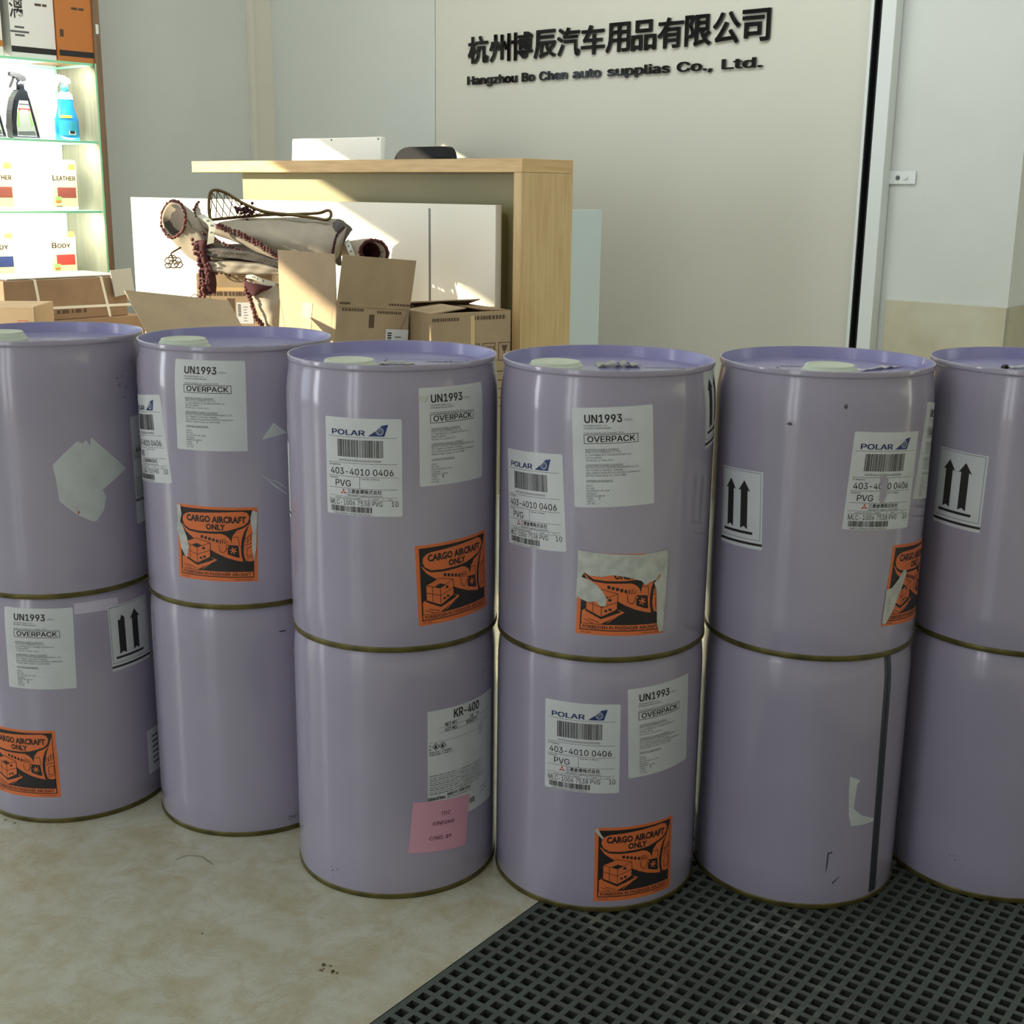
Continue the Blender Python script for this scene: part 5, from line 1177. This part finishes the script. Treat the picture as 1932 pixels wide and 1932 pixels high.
# strapped carton on another carton by the cabinet (room axes)
LC2 = closed_carton('carton', 'plain lower cardboard carton under the white strapped carton', rw(-4.40, 2.30), CROT, 0.56, 0.37, 0.470, k='carddim')
st = thing('carton', 'flat cardboard carton bound with white straps in front of the lit cabinet', 'carton', rw(-4.42, 2.30, 0.4703), CROT, 'brown cardboard cartons')
mb = MB('carddim'); mb.box(0, 0.50, 0, 0.34, 0, 0.150, bev=0.003)
for i, (a, b) in enumerate(((0.20,0.215),(0.22,0.25),(0.26,0.268),(0.275,0.30),(0.31,0.322))): mb.face([(a,-0.0006,0.022),(b,-0.0006,0.022),(b,-0.0006,0.036),(a,-0.0006,0.036)], 'print')
mb.build('carton_body', st, norm=False)
mb = MB('strap')
for x, dx in ((0.115, 0.02), (0.385, 0.03)):
    mb.face([(x,-0.001,0.152),(x+0.011,-0.001,0.152),(x+0.011+dx,-0.001,0.0),(x+dx,-0.001,0.0)])
    mb.face([(x,-0.001,0.152),(x+0.011,-0.001,0.152),(x+0.011,0.34,0.152),(x,0.34,0.152)])
mb.face([(0.10,-0.0013,0.052),(0.52,-0.0013,0.046),(0.52,-0.0013,0.036),(0.10,-0.0013,0.042)]); mb.build('strap', st, norm=False)
t = thing('paper_sheet', 'white paper sheet lying on the strapped carton beside the cabinet', 'paper', rw(-4.42, 2.30, 0.6228), CROT)
mb = MB('gloss_white'); mb.box(0.03, 0.50, 0.03, 0.30, 0, 0.004); mb.build('sheet', t)
t = thing('foam_card', 'grey-white card propped against the end of the strapped carton', 'card', rw(-4.405, 2.735, 0.545), CROT)
mb = MB('greybox'); mb.prism([(0.0,0.0),(0.085,0.012),(0.075,0.105),(-0.015,0.10)], 'y', -0.006, -0.001); mb.build('card', t)
t = closed_carton('carton', 'small cardboard carton with red print in front of the strapped carton', (-1.86, 4.18, 0.0003), math.radians(4), 0.30, 0.22, 0.572)
mb = MB('red_ink'); iconset(mb, 0.245, 0.49, 0.03, 'red_ink', -0.0007); bmesh.ops.delete(mb.bm, geom=[v for v in mb.bm.verts if v.co.x > 0.28], context='VERTS'); mb.build('carton_print', t, norm=False)

# ------------------------------------------------------------------ the pile of car seat covers
PK = 0.000785; PO = Vector((-0.876, 4.30, 0.681))
def q(a, b, dy=0.0): return Vector(((a-500)*PK, dy, (425-b)*PK))      # drawing units of the pile -> metres
def spline(pts, n):
    pts = [Vector(p) for p in pts]; P = [pts[0]*2-pts[1]] + pts + [pts[-1]*2-pts[-2]]; out = []
    m_ = len(pts)-1
    for i in range(n):
        u = i/(n-1)*m_; k = min(int(u), m_-1); t = u-k; a, b, c, d_ = P[k:k+4]
        out.append(0.5*((2*b)+(c-a)*t+(2*a-5*b+4*c-d_)*t*t+(3*b-a-3*c+d_)*t**3))
    return out
def loft(name, parent, curves, k, nu=26, nv=10, th=0.010, wob=0.0, seed=1):
    rnd = random.Random(seed)
    C_ = [spline(c, nu) for c in curves]
    rows = list(zip(*[spline([C_[j][i] for j in range(len(C_))], nv) for i in range(nu)]))
    mb = MB(k); V = []
    for j, r in enumerate(rows):
        V.append([mb.bm.verts.new(p + Vector((0, wob*math.sin(i*0.9+j*0.7+seed)*math.sin(i*0.37+seed), wob*0.6*math.sin(i*0.6+j*0.5+seed)))) for i, p in enumerate(r)])
    for a, b in zip(V, V[1:]):
        for i in range(nu-1):
            f = mb.bm.faces.new((a[i], a[i+1], b[i+1], b[i])); f.smooth = True
    bmesh.ops.recalc_face_normals(mb.bm, faces=mb.bm.faces)
    bmesh.ops.solidify(mb.bm, geom=mb.bm.faces[:], thickness=th)
    for f in mb.bm.faces: f.smooth = True
    return mb.build(name, parent), C_
def beads(name, parent, path, r, k='maroon', n=None, jit=0.0, seed=2, double=False):
    r *= 0.74
    pts = path if len(path) > 12 else spline(path, 60)
    L_ = sum((b-a).length for a, b in zip(pts, pts[1:])); n = n or int(L_/(r*1.5)); mb = MB(k); rnd = random.Random(seed)
    for i in range(n):
        u = i/max(n-1, 1)*(len(pts)-1); j = min(int(u), len(pts)-2); p = pts[j].lerp(pts[j+1], u-j)
        o_ = Vector((rnd.uniform(-jit, jit), rnd.uniform(-jit, jit), rnd.uniform(-jit, jit)))
        mb.ball(p+o_, r*rnd.uniform(0.85, 1.12), k, 8, 5)
        if double: mb.ball(p+Vector((0, -r*0.6, -r*1.5))+o_, r*0.9, k, 8, 5)
    return mb.build(name, parent)
def ribbon(name, parent, pts, wv, k='elastic', th=0.0015, marks_=True):
    P = spline(pts, 16); mb = MB(k, 'grey_ink'); W = Vector(wv); V = []
    for p in P: V.append((mb.bm.verts.new(p-W/2), mb.bm.verts.new(p+W/2)))
    for (a, b), (c, d_) in zip(V, V[1:]): mb.bm.faces.new((a, b, d_, c))
    bmesh.ops.recalc_face_normals(mb.bm, faces=mb.bm.faces)
    bmesh.ops.solidify(mb.bm, geom=mb.bm.faces[:], thickness=th)
    if marks_:
        for i in (4, 7, 10):
            c = (P[i]+P[i+1])/2 + Vector((0, -0.003, 0)); d_ = (P[i+1]-P[i])*0.35; w_ = W*0.22
            n = 10; mb.bm.faces.new([mb.bm.verts.new(c+d_*1.2*math.cos(2*PI*j/n)+w_*math.sin(2*PI*j/n)) for j in range(n)]).material_index = 1
    return mb.build(name, parent, norm=False)
def cover(label): return thing('seat_cover', label, 'seat cover', PO, 0, 'car seat covers piled on the cartons')

# broad cover draped over the top
c1 = cover('broad tan seat cover folded across the top of the pile under the wire frame')
loft('cover_fabric', c1, [
    [q(372,214,.13), q(450,204,.15), q(560,198,.16), q(700,200,.16), q(830,202,.16), q(876,206,.15)],
    [q(366,216,.05), q(450,212,.05), q(580,206,.05), q(720,206,.05), q(850,208,.05), q(905,226,.05)],
    [q(382,226,.0), q(478,252,-.02), q(600,270,-.03), q(720,280,-.02), q(860,285,-.02), q(900,270,.01)],
    [q(392,240,.0), q(480,292,-.02), q(600,335,-.025), q(720,356,-.03), q(852,368,-.02), q(880,340,.01)]], 'fabric', 34, 14, 0.012, 0.0035, 3)
loft('cover_fold', c1, [
    [q(842,210,.06), q(870,202,.07), q(912,224,.07), q(926,244,.07)],
    [q(850,225,.02), q(880,218,.02), q(905,240,.03), q(915,262,.04)],
    [q(846,300,.0), q(858,290,-.005), q(876,300,.0), q(886,318,.02)],
    [q(845,380,.0), q(852,372,-.01), q(870,378,.0), q(884,390,.02)]], 'fabricin', 14, 10, 0.012, 0.002, 6)
beads('bead_trim', c1, [q(896,232,.02), q(872,262,-.01), q(858,320,-.025), q(850,370,-.02)], 0.006, 'darkm')
ribbon('elastic_strap', c1, [q(905,285,.03), q(920,310,.0), q(936,345,-.01), q(946,378,-.01)], (0.016, 0, 0.008))
# folded edge strip with braid
c2 = cover('tan seat cover strip with maroon braided edges lying slantwise over the pile')
loft('cover_fabric', c2, [
    [q(296,132,.0), q(310,175,-.02), q(360,214,-.035), q(450,240,-.05), q(560,292,-.06), q(655,350,-.06)],
    [q(284,150,-.01), q(298,200,-.04), q(350,236,-.06), q(445,264,-.075), q(555,314,-.08), q(648,368,-.08)],
    [q(290,170,.0), q(300,214,-.03), q(350,254,-.045), q(440,286,-.055), q(550,334,-.06), q(640,384,-.06)]], 'fabric', 30, 8, 0.012, 0.002, 5)
beads('bead_trim', c2, [q(296,132,-.006), q(288,160,-.02), q(286,185,-.035), q(300,192,-.045)], 0.0072, 'maroon', jit=0.003)
beads('bead_trim', c2, [q(385,222,-.06), q(450,242,-.075), q(530,278,-.082), q(600,318,-.085), q(660,352,-.08)], 0.0078, 'maroon', jit=0.004, double=True)
beads('bead_trim', c2, [q(268,232,-.06), q(320,252,-.06), q(420,300,-.065), q(520,340,-.07), q(590,366,-.07)], 0.0062, 'maroon', jit=0.003, seed=5)
ribbon('elastic_strap', c2, [q(318,186,-.05), q(350,204,-.07), q(376,226,-.09), q(374,262,-.095), q(366,300,-.09)], (0.022, 0, 0.006))
# rolled cover on the left
c3 = cover('rolled tan seat cover with its ribbed grey opening facing the lit cabinet')
def ring(cx, cy, dy, ax, az, ay): return [q(cx+ax*math.cos(a)+10*math.sin(a), cy-az*math.sin(a), dy+ay*math.cos(a)) for a in [2*PI*i/14 for i in range(15)]]
loft('cover_fabric', c3, [ring(198,206,-.02,70,74,-.06), ring(224,232,-.01,70,80,-.06), ring(275,285,.0,64,88,-.06), ring(330,330,.01,54,66,-.05), ring(390,366,.02,46,42,-.04)], 'fabric', 34, 18, 0.010, 0.003, 8)
loft('cover_lining', c3, [ring(200,208,-.018,64,68,-.053), ring(220,230,-.008,58,62,-.05), ring(262,268,.008,34,44,-.03), ring(282,284,.015,6,8,-.006)], 'fabricin', 34, 12, 0.004)
beads('bead_trim', c3, ring(196,205,-.02,71,75,-.062), 0.0072, 'maroon', jit=0.002, seed=9)
mb = MB('bronze'); mb.tube(spline([q(232,318,-.05), q(204,335,-.06), q(192,345,-.06), q(200,360,-.06)], 10), 0.003)
for cx, cy, r in ((184,372,20),(214,372,20),(200,386,22),(196,362,18),(222,388,18),(178,392,14)):
    mb.tube([q(cx+r*math.cos(2*PI*i/6), cy-r*0.72*math.sin(2*PI*i/6), -.06+0.004*math.sin(i)) for i in range(6)], 0.0022, closed=True, seg=6)
mb.build('wire_hook', c3)
# braided end hanging on the left
c4 = cover('maroon braided seat cover end hanging down the left side of the pile')
loft('cover_fabric', c4, [[q(292,290,-.07), q(306,345,-.08), q(316,400,-.085), q(322,460,-.085), q(318,512,-.08)],
                          [q(340,282,-.085), q(338,340,-.095), q(352,400,-.10), q(362,452,-.10), q(362,500,-.095)],
                          [q(360,300,-.06), q(356,345,-.07), q(372,400,-.075), q(380,450,-.075), q(376,505,-.07)]], 'darkm', 22, 8, 0.014, 0.003, 4)
beads('bead_trim', c4, [q(292,286,-.08), q(308,345,-.09), q(318,400,-.095), q(322,460,-.095), q(312,515,-.09)], 0.008, 'maroon', jit=0.004, seed=13)
beads('bead_trim', c4, [q(330,335,-.105), q(352,390,-.11), q(352,440,-.11), q(330,480,-.105), q(340,518,-.10)], 0.0075, 'maroon', jit=0.004, seed=14)
mb = MB('bronze')
for cx in (292, 340): mb.tube([q(cx+16*math.cos(2*PI*i/8), 516-9*math.sin(2*PI*i/8), -.085) for i in range(8)], 0.0014, closed=True, seg=6)
mb.build('wire_hook', c4)
# two flat folded covers underneath
c5 = cover('flat folded seat cover with a dark lining in the middle of the pile')
loft('cover_fabric', c5, [[q(330,312,.16), q(420,312,.17), q(540,322,.17), q(660,345,.16)], [q(326,316,-.06), q(420,318,-.07), q(530,332,-.075), q(655,362,-.07)],
                          [q(324,336,-.075), q(420,340,-.09), q(530,352,-.09), q(655,384,-.085)], [q(334,352,-.06), q(420,360,-.07), q(530,368,-.07), q(655,396,-.07)], [q(340,352,.14), q(420,360,.15), q(530,368,.15), q(655,392,.15)]], 'fabricin', 24, 18, 0.010, 0.002, 2)
c6 = cover('lowest tan seat cover folded flat on the closed carton with a beaded edge')
loft('cover_fabric', c6, [[q(345,362,.14), q(450,364,.15), q(560,372,.15), q(700,400,.14)], [q(345,364,-.06), q(450,368,-.07), q(560,376,-.075), q(690,404,-.07)],
                          [q(352,392,-.085), q(450,396,-.095), q(560,402,-.095), q(690,416,-.09)], [q(376,420,-.07), q(450,424,-.075), q(560,424,-.075), q(690,424,-.07)], [q(380,421,.12), q(450,424,.13), q(560,424,.13), q(690,424,.12)]], 'fabric', 26, 18, 0.010, 0.003, 7)
beads('bead_trim', c6, [q(346,362,-.08), q(358,392,-.095), q(372,414,-.09), q(440,424,-.088)], 0.0068, 'maroon', jit=0.003, seed=17)
ribbon('elastic_strap', c6, [q(505,428,-.085), q(540,432,-.095), q(575,446,-.095), q(625,460,-.085)], (0.0, 0.004, 0.014))
# dark roll at the right
c7 = cover('rolled seat cover with a dark maroon inside at the counter end of the pile')
def ring2(cx, cy, dy, ax, az, ay): return [q(cx+ax*math.cos(a), cy-az*math.sin(a), dy-ay*math.sin(a)) for a in [2*PI*i/14 for i in range(15)]]
loft('cover_fabric', c7, [ring2(1030,328,-.04,60,54,.02), ring2(1000,326,.0,60,52,.03), ring2(960,326,.04,56,46,.03), ring2(905,326,.07,48,36,.02)], 'fabric', 30, 12, 0.010, 0.001, 2)
loft('cover_lining', c7, [ring2(1032,329,-.046,55,49,.02), ring2(1008,328,-.01,52,46,.028), ring2(975,330,.02,40,36,.02), ring2(950,332,.03,6,5,.004)], 'darkm', 30, 10, 0.004)
beads('bead_trim', c7, ring2(1031,329,-.046,60,54,.02), 0.0058, 'maroon', jit=0.001, seed=19)
# piece hanging between the cartons
c8 = cover('seat cover hanging down between the closed carton and the big open carton')
loft('cover_fabric', c8, [[q(502,446,-.08), q(524,500,-.09), q(545,560,-.095), q(566,620,-.095), q(590,700,-.09)], [q(560,452,-.10), q(585,510,-.115), q(602,560,-.12), q(618,620,-.12), q(630,700,-.11)], [q(640,462,-.08), q(650,520,-.09), q(656,560,-.095), q(660,620,-.095), q(664,700,-.09)]], 'fabric', 20, 10, 0.012, 0.004, 9)
loft('cover_lining', c8, [[q(502,444,-.115), q(540,452,-.125), q(590,462,-.12), q(620,470,-.11)], [q(512,470,-.115), q(548,476,-.13), q(585,480,-.125), q(604,480,-.11)], [q(530,510,-.11), q(545,505,-.125), q(560,500,-.125), q(572,492,-.115)]], 'darkm', 14, 8, 0.006)
beads('bead_trim', c8, [q(502,444,-.10), q(520,500,-.11), q(538,552,-.115), q(556,596,-.12), q(590,640,-.12), q(625,668,-.11)], 0.0085, 'maroon', jit=0.003, seed=23, double=True)
# wire back support on top
lw = thing('lumbar_support', 'bent wire back support with cord netting lying on top of the seat covers', 'back support', PO)
mb = MB('bronze')
loop = [q(338,208,.02), q(331,160,.03), q(336,100,.04), q(358,86,.05), q(402,100,.06), q(470,140,.06), q(560,172,.05), q(680,184,.04), q(780,196,.03), q(822,202,.02), q(840,190,.03), q(838,172,.05), q(822,164,.06), q(780,176,.08), q(680,182,.09), q(560,186,.10), q(450,196,.10), q(370,204,.07)]
mb.tube(spline(loop + [loop[0]], 90), 0.0052, seg=8); mb.build('wire_frame', lw)
mb = MB('bronze')
up_ = spline([q(334,130,.035), q(350,90,.045), q(402,102,.06), q(470,142,.06), q(560,174,.05), q(680,186,.04), q(800,180,.04)], 24); dn_ = spline([q(336,190,.03), q(370,203,.07), q(420,198,.09), q(470,194,.1), q(560,187,.1), q(680,184,.09), q(815,198,.06)], 24)
for i in range(1, 23, 2):
    for d_ in (3, -3):
        j = i+d_
        if 0 <= j < 24: mb.tube([up_[i], (up_[i]+dn_[j])/2+Vector((0,0,-0.004)), dn_[j]], 0.0016, seg=5)
mb.build('cord_netting', lw)
mb = MB('darkm'); rnd = random.Random(3)
for i in range(34): mb.ball(q(470+rnd.gauss(0,20), 172+rnd.gauss(0,14), .065+rnd.uniform(-.01,.01)), 0.0055, 'darkm', 8, 5)
mb.build('massage_beads', lw)
